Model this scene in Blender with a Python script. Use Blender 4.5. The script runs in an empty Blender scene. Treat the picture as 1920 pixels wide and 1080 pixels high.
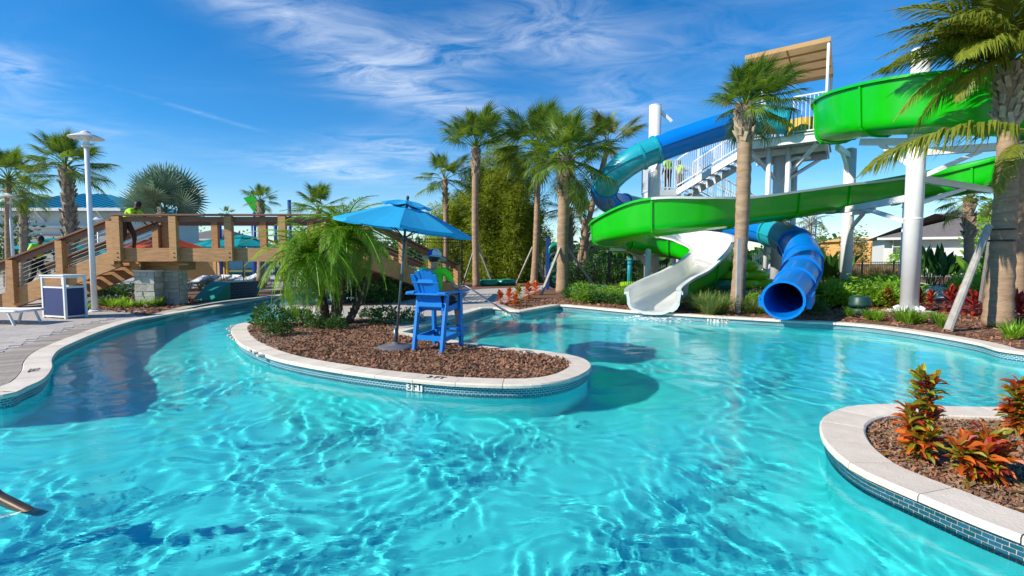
import bpy, bmesh, math, random
import numpy as np
from mathutils import Vector, Matrix, Euler
from mathutils.geometry import delaunay_2d_cdt
R = math.radians
random.seed(11)
S = bpy.context.scene
COL = S.collection

# ---------------------------------------------------------------- camera, sky, sun, exposure
F_PX, PITCH, CAM_Z = 960.0, math.atan(60 / 960), 1.8
cd = bpy.data.cameras.new('camera')
cam = bpy.data.objects.new('camera', cd); COL.objects.link(cam)
cd.lens = 18; cd.sensor_width = 36; cd.clip_end = 3000; cd.clip_start = .05
cam.location = (0, 0, CAM_Z); cam.rotation_euler = (R(90) - PITCH, 0, 0)
S.camera = cam
SUN_EL, SUN_AZ = R(33), R(21)
sun_dir = Vector((-math.cos(SUN_AZ) * math.cos(SUN_EL), -math.sin(SUN_AZ) * math.cos(SUN_EL), math.sin(SUN_EL)))
W = bpy.data.worlds.new('World'); S.world = W; W.use_nodes = True
def build_world():
    nt = W.node_tree; N = nt.nodes; L = nt.links
    sk = N.new('ShaderNodeTexSky'); sk.sky_type = 'NISHITA'; sk.sun_disc = False
    sk.sun_elevation = SUN_EL; sk.sun_rotation = math.atan2(sun_dir.x, sun_dir.y)
    sk.air_density = 1.0; sk.dust_density = 0.0; sk.ozone_density = 3.0
    hs = N.new('ShaderNodeHueSaturation'); hs.inputs['Saturation'].default_value = 1.62; hs.inputs['Hue'].default_value = .497
    L.new(sk.outputs[0], hs.inputs['Color'])
    tc = N.new('ShaderNodeTexCoord'); sp = N.new('ShaderNodeSeparateXYZ'); L.new(tc.outputs['Generated'], sp.inputs[0])
    def mth(op, a, b=None, clamp=False):
        n = N.new('ShaderNodeMath'); n.operation = op; n.use_clamp = clamp
        for i, v in enumerate((a, b)):
            if v is None: continue
            if isinstance(v, (int, float)): n.inputs[i].default_value = v
            else: L.new(v, n.inputs[i])
        return n.outputs[0]
    zc = mth('MAXIMUM', sp.outputs[2], 0.02)
    zz = mth('ADD', zc, 0.06)
    u = mth('DIVIDE', sp.outputs[0], zz); v = mth('DIVIDE', sp.outputs[1], zz)
    cb = N.new('ShaderNodeCombineXYZ'); L.new(u, cb.inputs[0]); L.new(v, cb.inputs[1])
    def noise(scale, rot, sx, sy, detail, rough, dist):
        mp = N.new('ShaderNodeMapping'); mp.inputs['Rotation'].default_value = (0, 0, rot); mp.inputs['Scale'].default_value = (sx, sy, 1)
        L.new(cb.outputs[0], mp.inputs[0])
        n = N.new('ShaderNodeTexNoise'); n.inputs['Scale'].default_value = scale; n.inputs['Detail'].default_value = detail
        n.inputs['Roughness'].default_value = rough; n.inputs['Distortion'].default_value = dist
        L.new(mp.outputs[0], n.inputs['Vector']); return n.outputs[0]
    big = noise(.8, .35, .8, 1.15, 3, .5, .5)
    fine = noise(2.2, .75, 1.1, 1.7, 9, .64, 1.1)
    # local cloud banks (direction-space positions of the cirrus in the sky)
    def blob(cu, cv, ru, rv, rot):
        du = mth('SUBTRACT', u, cu); dv = mth('SUBTRACT', v, cv)
        c, s = math.cos(rot), math.sin(rot)
        a = mth('ADD', mth('MULTIPLY', du, c / ru), mth('MULTIPLY', dv, s / ru))
        b = mth('ADD', mth('MULTIPLY', du, -s / rv), mth('MULTIPLY', dv, c / rv))
        return mth('POWER', 2.718, mth('MULTIPLY', mth('ADD', mth('MULTIPLY', a, a), mth('MULTIPLY', b, b)), -1.0))
    def uv(px, py):
        d = ray(px, py).normalized(); z = max(d.z, .02) + .06
        return d.x / z, d.y / z
    tot = None
    for (p0, p1, wd, amp) in [((590, 40), (740, 165), .24, .75), ((740, 130), (990, 60), .22, .62), ((760, 170), (900, 205), .20, .6),
                              ((1000, 0), (1160, 160), .22, .42), ((480, 0), (450, 10), .2, .5), ((680, 265), (790, 285), .26, .55), ((1100, 235), (1210, 205), .30, .5),
                              ((540, 300), (720, 330), .4, .8), ((60, 200), (200, 300), .4, .16), ((0, 120), (30, 125), .2, .6), ((1400, 120), (1560, 60), .5, .22), ((250, 175), (470, 240), .03, .20)]:
        a, b = uv(*p0), uv(*p1)
        ln = math.hypot(b[0] - a[0], b[1] - a[1])
        bl = mth('MULTIPLY', blob((a[0] + b[0]) / 2, (a[1] + b[1]) / 2, ln * .62 + .1, wd, math.atan2(b[1] - a[1], b[0] - a[0])), amp)
        tot = bl if tot is None else mth('ADD', tot, bl)
    base = mth('MULTIPLY', mth('SUBTRACT', big, .50, True), .8)
    dens = mth('ADD', tot, base)
    wisp = mth('MULTIPLY', mth('SUBTRACT', fine, .36, True), 3.4)
    cl = mth('MULTIPLY', mth('MULTIPLY', dens, wisp), 1.0, True)
    cl = mth('MULTIPLY', cl, .60)
    # thin veil that thickens towards the horizon
    hz = mth('MULTIPLY', mth('POWER', mth('SUBTRACT', 1.0, zc, True), 5.0), .30)
    cl2 = mth('ADD', cl, mth('MULTIPLY', hz, mth('ADD', mth('MULTIPLY', big, .9), .35)), True)
    air = N.new('ShaderNodeMixRGB'); air.blend_type = 'MULTIPLY'; air.inputs[0].default_value = 1; air.inputs[2].default_value = (.80, .97, 1.10, 1); L.new(hs.outputs[0], air.inputs[1]); hs = air
    mx = N.new('ShaderNodeMixRGB'); mx.inputs[2].default_value = (7.4, 7.9, 8.6, 1)
    L.new(cl2, mx.inputs[0]); L.new(hs.outputs[0], mx.inputs[1])
    bg = N['Background']; bg.inputs[1].default_value = 0.10
    L.new(mx.outputs[0], bg.inputs[0])
FWD = Vector((0, math.cos(PITCH), -math.sin(PITCH))); UPV = Vector((0, math.sin(PITCH), math.cos(PITCH)))
def ray(px, py): return FWD + Vector(((px - 960) / F_PX, 0, 0)) + UPV * (-(py - 540) / F_PX)
def G(px, py, z=.2):                                   # the point at height z seen at a place in the photograph
    d = ray(px, py); t = (z - CAM_Z) / d.z; return Vector((d.x * t, d.y * t, z))
def A(px, py, Y):                                      # the point at distance Y seen there
    d = ray(px, py); t = Y / d.y; return Vector((d.x * t, Y, CAM_Z + d.z * t))
build_world()
sl = bpy.data.lights.new('sun', 'SUN'); sl.energy = 4.3; sl.angle = R(.5); sl.color = (1, .93, .81)
so = bpy.data.objects.new('sun', sl); COL.objects.link(so); so.rotation_euler = sun_dir.to_track_quat('Z', 'Y').to_euler()
sl.cycles.is_caustics_light = True
vs = S.view_settings; vs.view_transform = 'Standard'; vs.look = 'None'; vs.gamma = 1; vs.use_curve_mapping = False; vs.exposure = 0.56
S.render.engine = 'CYCLES'
S.cycles.use_denoising = True; S.cycles.caustics_refractive = True; S.cycles.caustics_reflective = False
S.cycles.max_bounces = 8; S.cycles.transparent_max_bounces = 12; S.cycles.sample_clamp_indirect = 6

# ---------------------------------------------------------------- helpers: materials
def mat(name, col, rough=.6, var=.12, scale=6, bump=0, bscale=None, spec=.5, metal=0, coat=0, sat=1, detail=5, stretch=None, objvar=0):
    m = bpy.data.materials.new(name); m.use_nodes = True
    N = m.node_tree.nodes; L = m.node_tree.links; b = N['Principled BSDF']
    b.inputs['Roughness'].default_value = rough; b.inputs['Metallic'].default_value = metal
    b.inputs['Specular IOR Level'].default_value = spec; b.inputs['Coat Weight'].default_value = coat; b.inputs['Coat Roughness'].default_value = .05
    tc = N.new('ShaderNodeTexCoord'); src = tc.outputs['Object']
    if stretch:
        mp = N.new('ShaderNodeMapping'); mp.inputs['Scale'].default_value = stretch; L.new(src, mp.inputs[0]); src = mp.outputs[0]
    n = N.new('ShaderNodeTexNoise'); n.inputs['Scale'].default_value = scale; n.inputs['Detail'].default_value = detail; n.inputs['Roughness'].default_value = .6
    L.new(src, n.inputs['Vector'])
    mr = N.new('ShaderNodeMapRange'); mr.inputs[1].default_value = .3; mr.inputs[2].default_value = .7; mr.inputs[3].default_value = 1 - var; mr.inputs[4].default_value = 1 + var
    L.new(n.outputs[0], mr.inputs[0])
    val = mr.outputs[0]
    hs = N.new('ShaderNodeHueSaturation'); hs.inputs['Color'].default_value = (*col, 1)
    if objvar:
        oi = N.new('ShaderNodeObjectInfo'); m2 = N.new('ShaderNodeMapRange'); m2.inputs[3].default_value = 1 - objvar; m2.inputs[4].default_value = 1 + objvar
        L.new(oi.outputs['Random'], m2.inputs[0]); mu = N.new('ShaderNodeMath'); mu.operation = 'MULTIPLY'; L.new(val, mu.inputs[0]); L.new(m2.outputs[0], mu.inputs[1]); val = mu.outputs[0]
        m3 = N.new('ShaderNodeMapRange'); m3.inputs[3].default_value = .5 - objvar * .05; m3.inputs[4].default_value = .5 + objvar * .05
        L.new(oi.outputs['Random'], m3.inputs[0]); L.new(m3.outputs[0], hs.inputs['Hue'])
    L.new(val, hs.inputs['Value']); L.new(hs.outputs[0], b.inputs['Base Color'])
    if bump:
        bn = N.new('ShaderNodeTexNoise'); bn.inputs['Scale'].default_value = bscale or scale * 4; bn.inputs['Detail'].default_value = 4
        L.new(src, bn.inputs['Vector']); bp = N.new('ShaderNodeBump'); bp.inputs['Strength'].default_value = bump; bp.inputs['Distance'].default_value = .02
        L.new(bn.outputs[0], bp.inputs['Height']); L.new(bp.outputs[0], b.inputs['Normal'])
    return m
def leafmat(name, col, col2, trans=.35, rough=.45, scale=3, objvar=.25):
    m = bpy.data.materials.new(name); m.use_nodes = True
    N = m.node_tree.nodes; L = m.node_tree.links; b = N['Principled BSDF']; b.inputs['Roughness'].default_value = rough; b.inputs['Specular IOR Level'].default_value = .45
    at = N.new('ShaderNodeAttribute'); at.attribute_name = 'tone'
    mx = N.new('ShaderNodeMixRGB'); mx.inputs[1].default_value = (*col, 1); mx.inputs[2].default_value = (*col2, 1); L.new(at.outputs['Fac'], mx.inputs[0])
    oi = N.new('ShaderNodeObjectInfo'); m2 = N.new('ShaderNodeMapRange'); m2.inputs[3].default_value = 1 - objvar; m2.inputs[4].default_value = 1 + objvar; L.new(oi.outputs['Random'], m2.inputs[0])
    hs = N.new('ShaderNodeHueSaturation'); L.new(m2.outputs[0], hs.inputs['Value']); L.new(mx.outputs[0], hs.inputs['Color'])
    L.new(hs.outputs[0], b.inputs['Base Color'])
    tr = N.new('ShaderNodeBsdfTranslucent'); hs2 = N.new('ShaderNodeHueSaturation'); hs2.inputs['Value'].default_value = 1.7; hs2.inputs['Hue'].default_value = .485; L.new(hs.outputs[0], hs2.inputs['Color']); L.new(hs2.outputs[0], tr.inputs[0])
    ms = N.new('ShaderNodeMixShader'); ms.inputs[0].default_value = trans; L.new(b.outputs[0], ms.inputs[1]); L.new(tr.outputs[0], ms.inputs[2])
    L.new(ms.outputs[0], N['Material Output'].inputs[0]); return m
def brickmat(name, c1, c2, cm, bw, bh, mortar, rough=.5, uv=False, offset=.5, bump=.3, spec=.5, rot=0):
    m = bpy.data.materials.new(name); m.use_nodes = True
    N = m.node_tree.nodes; L = m.node_tree.links; b = N['Principled BSDF']; b.inputs['Roughness'].default_value = rough; b.inputs['Specular IOR Level'].default_value = spec
    tc = N.new('ShaderNodeTexCoord'); src = tc.outputs['UV' if uv else 'Object']
    mp = N.new('ShaderNodeMapping'); mp.inputs['Rotation'].default_value = (0, 0, rot); L.new(src, mp.inputs[0])
    br = N.new('ShaderNodeTexBrick'); br.inputs['Color1'].default_value = (*c1, 1); br.inputs['Color2'].default_value = (*c2, 1); br.inputs['Mortar'].default_value = (*cm, 1)
    br.inputs['Scale'].default_value = 1; br.inputs['Brick Width'].default_value = bw; br.inputs['Row Height'].default_value = bh; br.inputs['Mortar Size'].default_value = mortar; br.offset = offset
    L.new(mp.outputs[0], br.inputs['Vector'])
    n = N.new('ShaderNodeTexNoise'); n.inputs['Scale'].default_value = 1.3; n.inputs['Detail'].default_value = 6; L.new(tc.outputs['Object'], n.inputs['Vector'])
    mr = N.new('ShaderNodeMapRange'); mr.inputs[1].default_value = .3; mr.inputs[2].default_value = .7; mr.inputs[3].default_value = .82; mr.inputs[4].default_value = 1.12; L.new(n.outputs[0], mr.inputs[0])
    hs = N.new('ShaderNodeHueSaturation'); L.new(br.outputs['Color'], hs.inputs['Color']); L.new(mr.outputs[0], hs.inputs['Value']); L.new(hs.outputs[0], b.inputs['Base Color'])
    bp = N.new('ShaderNodeBump'); bp.inputs['Strength'].default_value = bump; bp.inputs['Distance'].default_value = .004; bp.invert = True; L.new(br.outputs['Fac'], bp.inputs['Height']); L.new(bp.outputs[0], b.inputs['Normal'])
    return m

M = {}
M['white'] = mat('white_paint', (.74, .75, .75), .38, .05, 3, spec=.4)
M['gelwhite'] = mat('white_gelcoat', (.80, .79, .74), .22, .05, 1.2, coat=.4)
M['green'] = mat('green_gelcoat', (.0, .43, .0), .30, .10, 1.6, coat=.15, stretch=(1, 1, .35), detail=8)
M['greenrim'] = mat('pale_flange', (.70, .74, .72), .3, .06, 2)
M['blue'] = mat('blue_gelcoat', (.0, .19, .64), .34, .07, .8, coat=.08)
M['teal'] = mat('teal_gelcoat', (.012, .34, .42), .34, .07, .8, coat=.08)
M['steel'] = mat('steel', (.62, .63, .62), .22, .05, 10, metal=1)
M['bronze'] = mat('brown_rail', (.13, .085, .055), .35, .3, 14, metal=.4)
M['galv'] = mat('galvanised', (.46, .48, .48), .45, .1, 8, metal=.5)
M['wood'] = mat('tan_timber', (.46, .245, .095), .66, .30, 2.6, bump=.4, bscale=10, stretch=(1, 6, 9), objvar=.07)
M['woodcap'] = mat('brown_rail_timber', (.20, .095, .05), .55, .2, 3, bump=.25, bscale=10, stretch=(1, 8, 8))
M['stake'] = mat('weathered_stake', (.36, .33, .29), .8, .2, 3, bump=.3, stretch=(4, 4, 1))
M['stone'] = mat('ashlar_stone', (.46, .45, .38), .85, .22, 5, bump=.6, bscale=18, objvar=.22)
M['mortar'] = mat('mortar', (.26, .25, .22), .9, .1, 8)
M['coping'] = mat('coping_stone', (.73, .63, .51), .75, .12, 4, bump=.3, bscale=50, objvar=.07, detail=8)
M['paver'] = mat('grey_paver', (.51, .45, .39), .85, .12, 9, bump=.3, bscale=60, objvar=.12)
M['tanpaver'] = mat('tan_paver', (.37, .31, .25), .85, .15, 7, bump=.3, bscale=60, objvar=.16)
M['concrete'] = mat('concrete', (.46, .42, .38), .85, .1, 1.2, bump=.2, bscale=40)
M['plaster'] = mat('pool_plaster', (.11, .91, .92), .7, .06, .7)
M['mulch'] = mat('mulch', (.17, .080, .045), .95, .45, 18, bump=1, bscale=40, detail=8)
M['chips'] = mat('wood_chips', (.30, .140, .074), .85, .35, 9, detail=3)
M['chipsdark'] = mat('grey_brown_chips', (.25, .17, .11), .9, .5, 9, detail=3)
M['grassland'] = mat('grass_ground', (.10, .13, .04), .95, .4, .6, detail=8)
M['trunk'] = mat('palm_trunk', (.33, .22, .135), .9, .28, 3, bump=.6, bscale=12, stretch=(1, 1, 4))
M['trunkgrey'] = mat('grey_palm_trunk', (.26, .205, .15), .9, .35, 7, bump=.7, bscale=16)
M['boot'] = mat('leaf_base', (.36, .28, .19), .9, .3, 9, bump=.4, objvar=.3)
M['boothairy'] = mat('dark_trunk', (.10, .055, .03), .95, .6, 16, bump=1, bscale=30)
M['chairblue'] = mat('blue_resin', (.004, .19, .60), .42, .06, 4, spec=.4)
for k_, c_ in (('canvas', (.035, .46, .82)), ('tealcanvas', (.01, .36, .40)), ('orangecanvas', (.68, .10, .03)), ('tancanvas', (.66, .42, .20))):
    m_ = mat('cloth_' + k_, c_, .85, .06, 2, bump=.08, bscale=200, spec=.2); nt_ = m_.node_tree      # thin cloth lets some light through
    tr_ = nt_.nodes.new('ShaderNodeBsdfTranslucent'); tr_.inputs[0].default_value = (*c_, 1); ms_ = nt_.nodes.new('ShaderNodeMixShader'); ms_.inputs[0].default_value = .34
    nt_.links.new(nt_.nodes['Principled BSDF'].outputs[0], ms_.inputs[1]); nt_.links.new(tr_.outputs[0], ms_.inputs[2]); nt_.links.new(ms_.outputs[0], nt_.nodes['Material Output'].inputs[0]); M[k_] = m_
M['darkmetal'] = mat('dark_metal', (.05, .055, .06), .4, .1, 6, metal=.6)
M['blackmetal'] = mat('black_fence_paint', (.012, .012, .014), .45, .1, 6)
M['pole'] = mat('umbrella_pole', (.16, .18, .19), .35, .08, 5, metal=.7)
M['basegrey'] = mat('umbrella_base', (.12, .115, .13), .6, .1, 10)
M['navy'] = mat('navy_panel', (.016, .032, .13), .55, .08, 4)
M['shirt'] = mat('lime_shirt', (.46, .86, .02), .8, .08, 8)
M['shirtg'] = mat('green_shirt', (.10, .78, .02), .8, .08, 8)
M['pants'] = mat('dark_shorts', (.018, .018, .03), .8, .1, 8)
M['brownpants'] = mat('brown_trousers', (.09, .045, .03), .8, .1, 8)
M['skin'] = mat('skin', (.46, .26, .17), .55, .06, 8)
M['skind'] = mat('dark_skin', (.12, .06, .038), .5, .06, 8)
M['hair'] = mat('dark_hair', (.012, .009, .008), .6, .2, 30)
M['shoe'] = mat('dark_shoes', (.02, .018, .018), .6, .1, 8)
M['hatwhite'] = mat('white_hat', (.55, .62, .66), .8, .05, 8)
M['hatblue'] = mat('blue_hat', (.015, .04, .40), .8, .05, 8)
M['tileblue'] = mat('glass_tile', (.010, .085, .12), .3, .2, 3, objvar=.35, spec=.4)
M['grout'] = mat('grout', (.74, .76, .74), .8, .06, 20)
M['tileband'] = brickmat('tile_band', (.012, .12, .17), (.03, .19, .24), (.45, .53, .54), .058, .029, .004, .25, uv=True)
M['bluedark'] = brickmat('navy_mosaic', (.012, .03, .07), (.02, .05, .10), (.06, .09, .12), .2, .1, .012, .3, uv=True)
M['marker'] = mat('marker_tile', (.74, .73, .68), .4, .04, 8)
M['black'] = mat('black_ink', (.015, .015, .018), .6, .05, 8)
M['stucco'] = mat('white_stucco', (.72, .71, .67), .85, .06, 1.5, bump=.15, bscale=60)
M['brickwall'] = mat('grey_stone_wall', (.36, .33, .29), .85, .15, 2)
M['shade'] = mat('dark_opening', (.10, .075, .055), .8, .1, 3)
M['metalroof'] = mat('blue_metal_roof', (.012, .26, .40), .38, .06, 1, metal=.1)
M['shingle'] = mat('grey_shingles', (.165, .145, .135), .9, .16, 3, bump=.2)
M['glass'] = mat('window_glass', (.05, .075, .08), .08, .1, 2, spec=.8)
M['osb'] = mat('bare_sheathing', (.60, .33, .10), .85, .12, 3)
M['speaker'] = mat('dark_green_plastic', (.012, .055, .04), .45, .1, 8)
M['yellow'] = mat('yellow_paint', (.70, .40, .02), .4, .06, 3)
M['postblue'] = mat('blue_post', (.008, .06, .28), .4, .06, 3)
M['limeplastic'] = mat('lime_vinyl', (.30, .62, .01), .3, .06, 3)
M['tealplastic'] = mat('teal_vinyl', (.01, .27, .17), .3, .06, 3)
M['sling'] = mat('white_sling', (.66, .68, .68), .7, .04, 6)
M['foam'] = mat('water_foam', (.82, .9, .9), .6, .1, 30)
M['frond'] = leafmat('palm_leaf', (.068, .150, .012), (.185, .28, .02), .30)
M['frondold'] = leafmat('old_palm_leaf', (.22, .20, .03), (.36, .29, .06), .3)
M['frondsilver'] = leafmat('silver_palm_leaf', (.12, .215, .13), (.25, .36, .23), .2)
M['frondyel'] = leafmat('olive_palm_leaf', (.115, .165, .012), (.25, .27, .03), .38)
M['pygmy'] = leafmat('feather_palm_leaf', (.085, .22, .012), (.24, .42, .02), .45)
M['bamboo'] = leafmat('bamboo_leaf', (.17, .25, .016), (.33, .41, .03), .5)
M['culm'] = mat('bamboo_culm', (.22, .22, .05), .6, .2, 5)
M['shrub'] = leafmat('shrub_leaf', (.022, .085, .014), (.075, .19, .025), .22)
M['bright'] = leafmat('bright_leaf', (.12, .27, .015), (.26, .46, .03), .38)
M['olive'] = leafmat('olive_leaf', (.10, .12, .03), (.22, .22, .07), .3)
M['dry'] = leafmat('dry_grass', (.26, .19, .07), (.42, .33, .16), .3)
M['croton'] = leafmat('croton_leaf', (.24, .13, .012), (.80, .13, .015), .35)
M['crotong'] = leafmat('croton_green_leaf', (.06, .20, .02), (.50, .34, .02), .35)
M['crotond'] = leafmat('croton_dark_leaf', (.09, .018, .02), (.55, .05, .015), .3)
M['red'] = leafmat('red_leaf', (.10, .012, .014), (.55, .05, .02), .3)
M['grassm'] = leafmat('blade_leaf', (.11, .20, .03), (.28, .36, .09), .3)

# ---------------------------------------------------------------- helpers: meshes and objects
class MB:
    def __init__(s): s.v = []; s.f = []; s.m = []; s.t = []; s.uv = []
    def add(s, vs, fs, mi=0, tone=0, uvs=None):
        o = len(s.v); s.v += [tuple(p) for p in vs]
        for i, f in enumerate(fs):
            s.f.append(tuple(o + k for k in f)); s.m.append(mi)
            s.uv.append(uvs[i] if uvs else None)
        s.t += list(tone) if isinstance(tone, (list, tuple, np.ndarray)) else [tone] * len(vs)
        return s
    def box(s, c, d, rz=0, mi=0, rot=None, taper=1):
        hx, hy, hz = d[0] / 2, d[1] / 2, d[2] / 2
        m = rot if rot is not None else Matrix.Rotation(rz, 3, 'Z'); c = Vector(c)
        vs = [c + m @ Vector((x * hx * (taper if z > 0 else 1), y * hy * (taper if z > 0 else 1), z * hz)) for z in (-1, 1) for y in (-1, 1) for x in (-1, 1)]
        return s.add(vs, [(0, 2, 3, 1), (4, 5, 7, 6), (0, 1, 5, 4), (2, 6, 7, 3), (0, 4, 6, 2), (1, 3, 7, 5)], mi)
    def bar(s, a, b, w, h, up=(0, 0, 1), mi=0):                # a squared beam from a to b
        a, b = Vector(a), Vector(b); t = (b - a).normalized(); u = Vector(up)
        if abs(t.dot(u)) > .97: u = Vector((0, 1, 0))
        sd = t.cross(u).normalized(); u = sd.cross(t).normalized()
        vs = [p + sd * (x * w / 2) + u * (y * h / 2) for p in (a, b) for (x, y) in ((-1, -1), (1, -1), (1, 1), (-1, 1))]
        return s.add(vs, [(3, 2, 1, 0), (4, 5, 6, 7), (0, 1, 5, 4), (1, 2, 6, 5), (2, 3, 7, 6), (3, 0, 4, 7)], mi)
    def tube(s, pts, rad, n=10, cap=True, mi=0, tone=0):
        pts = [Vector(p) for p in pts]; k = len(pts)
        if isinstance(rad, (int, float)): rad = [rad] * k
        u = None; vs = []
        for i, p in enumerate(pts):
            t = (pts[min(i + 1, k - 1)] - pts[max(i - 1, 0)]).normalized()
            if u is None:
                u = Vector((1, 0, 0)) if abs(t.x) < .8 else Vector((0, 1, 0))
            u = (u - t * u.dot(t)).normalized(); w = t.cross(u)
            vs += [p + (u * math.cos(2 * math.pi * j / n) + w * math.sin(2 * math.pi * j / n)) * rad[i] for j in range(n)]
        fs = [(i * n + j, i * n + (j + 1) % n, (i + 1) * n + (j + 1) % n, (i + 1) * n + j) for i in range(k - 1) for j in range(n)]
        if cap: fs += [tuple(range(n - 1, -1, -1)), tuple((k - 1) * n + j for j in range(n))]
        return s.add(vs, fs, mi, tone)
    def lathe(s, prof, c=(0, 0, 0), n=20, mi=0, axis=None):
        c = Vector(c); q = Vector((0, 0, 1)).rotation_difference(Vector(axis)).to_matrix() if axis is not None else Matrix.Identity(3)
        vs = [c + q @ Vector((r * math.cos(2 * math.pi * j / n), r * math.sin(2 * math.pi * j / n), z)) for r, z in prof for j in range(n)]
        fs = [(i * n + j, i * n + (j + 1) % n, (i + 1) * n + (j + 1) % n, (i + 1) * n + j) for i in range(len(prof) - 1) for j in range(n)]
        return s.add(vs, fs, mi)
    def mesh(s, name, mats, off=(0, 0, 0), smooth=False):
        me = bpy.data.meshes.new(name); o = Vector(off)
        me.from_pydata([(p[0] - o.x, p[1] - o.y, p[2] - o.z) for p in s.v], [], s.f)
        mats = mats if isinstance(mats, (list, tuple)) else [mats]
        for m in mats: me.materials.append(M[m] if isinstance(m, str) else m)
        if len(mats) > 1: me.polygons.foreach_set('material_index', s.m)
        if any(s.t):
            at = me.attributes.new('tone', 'FLOAT', 'POINT'); at.data.foreach_set('value', [float(x) for x in s.t])
        if any(u is not None for u in s.uv):
            ul = me.uv_layers.new(name='UVMap'); k = 0
            for fi, f in enumerate(s.f):
                for j in range(len(f)):
                    if s.uv[fi] is not None: ul.data[k].uv = s.uv[fi][j]
                    k += 1
        if smooth: me.shade_smooth()
        me.update(); return me
    def build(s, name, mats, parent=None, smooth=False):
        me = s.mesh(name, mats, wloc(parent), smooth)
        return link(name, me, parent)
def wloc(p):
    v = Vector((0, 0, 0))
    while p is not None: v = v + p.location; p = p.parent
    return v
def link(name, me, parent=None, mtx=None):
    o = bpy.data.objects.new(name, me); COL.objects.link(o)
    if parent: o.parent = parent
    if mtx is not None: o.matrix_local = mtx
    return o
def tag(o, label=None, cat=None, group=None, kind=None):
    if label: o['label'] = label
    if cat: o['category'] = cat
    if group: o['group'] = group
    if kind: o['kind'] = kind
    return o
def thing(name, loc, label, cat, group=None):
    o = link(name, None); o.location = loc; return tag(o, label, cat, group)
def smooth_angle(o, ang=40):
    me = o.data
    if not me.polygons: return o
    me.shade_smooth()
    bm = bmesh.new(); bm.from_mesh(me)
    for e in bm.edges:
        if len(e.link_faces) == 2 and e.calc_face_angle(0) > R(ang): e.smooth = False
    bm.to_mesh(me); bm.free(); return o
def copy_tree(o, parent=None):
    c = o.copy(); COL.objects.link(c); c.parent = parent
    for ch in o.children: copy_tree(ch, c)
    return c
def dup(root, loc, rz=0, sc=1, label=None, group=None):
    c = copy_tree(root); c.location = loc; c.rotation_euler = (0, 0, rz); c.scale = (sc, sc, sc)
    return tag(c, label, None, group)
def catmull(pts, n=8, closed=False):
    P = [Vector(p) for p in pts]; k = len(P); out = []
    for i in range(k if closed else k - 1):
        if closed: a, b, c, d = P[i - 1], P[i], P[(i + 1) % k], P[(i + 2) % k]
        else: a, b, c, d = P[max(i - 1, 0)], P[i], P[i + 1], P[min(i + 2, k - 1)]
        for j in range(n):
            t = j / n
            out.append(.5 * ((2 * b) + (c - a) * t + (2 * a - 5 * b + 4 * c - d) * t * t + (3 * b - a - 3 * c + d) * t ** 3))
    if not closed: out.append(P[-1])
    return out
def resample(P, step, closed=False):
    P = [Vector(p) for p in P] + ([Vector(P[0])] if closed else [])
    d = [0]
    for a, b in zip(P, P[1:]): d.append(d[-1] + (b - a).length)
    n = max(2, int(round(d[-1] / step))); out = []; k = 0
    for i in range(n + (0 if closed else 1)):
        s = d[-1] * i / n
        while k < len(P) - 2 and d[k + 1] < s: k += 1
        q = (s - d[k]) / max(1e-9, d[k + 1] - d[k]); out.append(P[k].lerp(P[k + 1], min(1, q)))
    return out
def inside(poly, X, Y):
    X = np.asarray(X, float); Y = np.asarray(Y, float); r = np.zeros(X.shape, bool); n = len(poly)
    for i in range(n):
        x0, y0 = poly[i][0], poly[i][1]; x1, y1 = poly[(i + 1) % n][0], poly[(i + 1) % n][1]
        if y0 == y1: continue
        c = ((y0 > Y) != (y1 > Y)) & (X < (x1 - x0) * (Y - y0) / (y1 - y0) + x0); r ^= c
    return r
def sheet(loops, keep, z):                              # triangulated flat sheet with holes
    vs = []; es = []
    for lp in loops:
        o = len(vs); n = len(lp); vs += [Vector((p[0], p[1])) for p in lp]; es += [(o + i, o + (i + 1) % n) for i in range(n)]
    v2, e2, f2, *_ = delaunay_2d_cdt(vs, es, [], 0, 1e-5)
    mb = MB(); fs = []
    for f in f2:
        cx = sum(v2[i].x for i in f) / len(f); cy = sum(v2[i].y for i in f) / len(f)
        if keep(cx, cy): fs.append(f)
    mb.add([(p.x, p.y, z) for p in v2], fs); return mb
def ins1(poly, x, y): return bool(inside(poly, np.array([x]), np.array([y]))[0])
# ---------------------------------------------------------------- the pool outline (lip of the coping), traced on the ground
def g2(l): return [G(x, y) for x, y in l]
left_bank = [Vector((-10.5, 1.6, .2)), Vector((-9.6, 4.2, .2)), Vector((-7.9, 5.1, .2)), Vector((-6.7, 5.55, .2))] + g2([(0, 740), (48, 724), (79, 709), (94, 689), (94, 673), (107, 656), (135, 642), (181, 623), (241, 603), (302, 589), (349, 576), (413, 564), (477, 557), (519, 553), (583, 547.5)])
river_end = g2([(640, 545), (700, 546), (715, 550), (690, 555), (650, 559), (590, 566), (521, 577)])
inlet = g2([(521, 577), (583, 576.5)])
inlet2 = g2([(583, 576.5), (562, 590), (545, 601)])
peninsula = g2([(545, 601), (510, 602), (470, 603.5), (448, 608), (437, 615), (438, 626), (450, 641), (473, 654), (522, 671), (583, 684), (665, 697), (746, 707), (807, 713), (860, 717), (920, 719.5), (975, 720), (1020, 717.5), (1062, 710), (1091, 699), (1105, 687), (1099, 676), (1080, 668), (1045, 661.5), (993, 655), (938, 649), (878, 642), (815, 632), (752, 622)])
steps_edge = g2([(752, 622), (905, 577.5)])
far_a = g2([(905, 577.5), (927, 576.5), (945, 579), (962, 582), (985, 582), (1010, 577.5), (1049, 571)])
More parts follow.
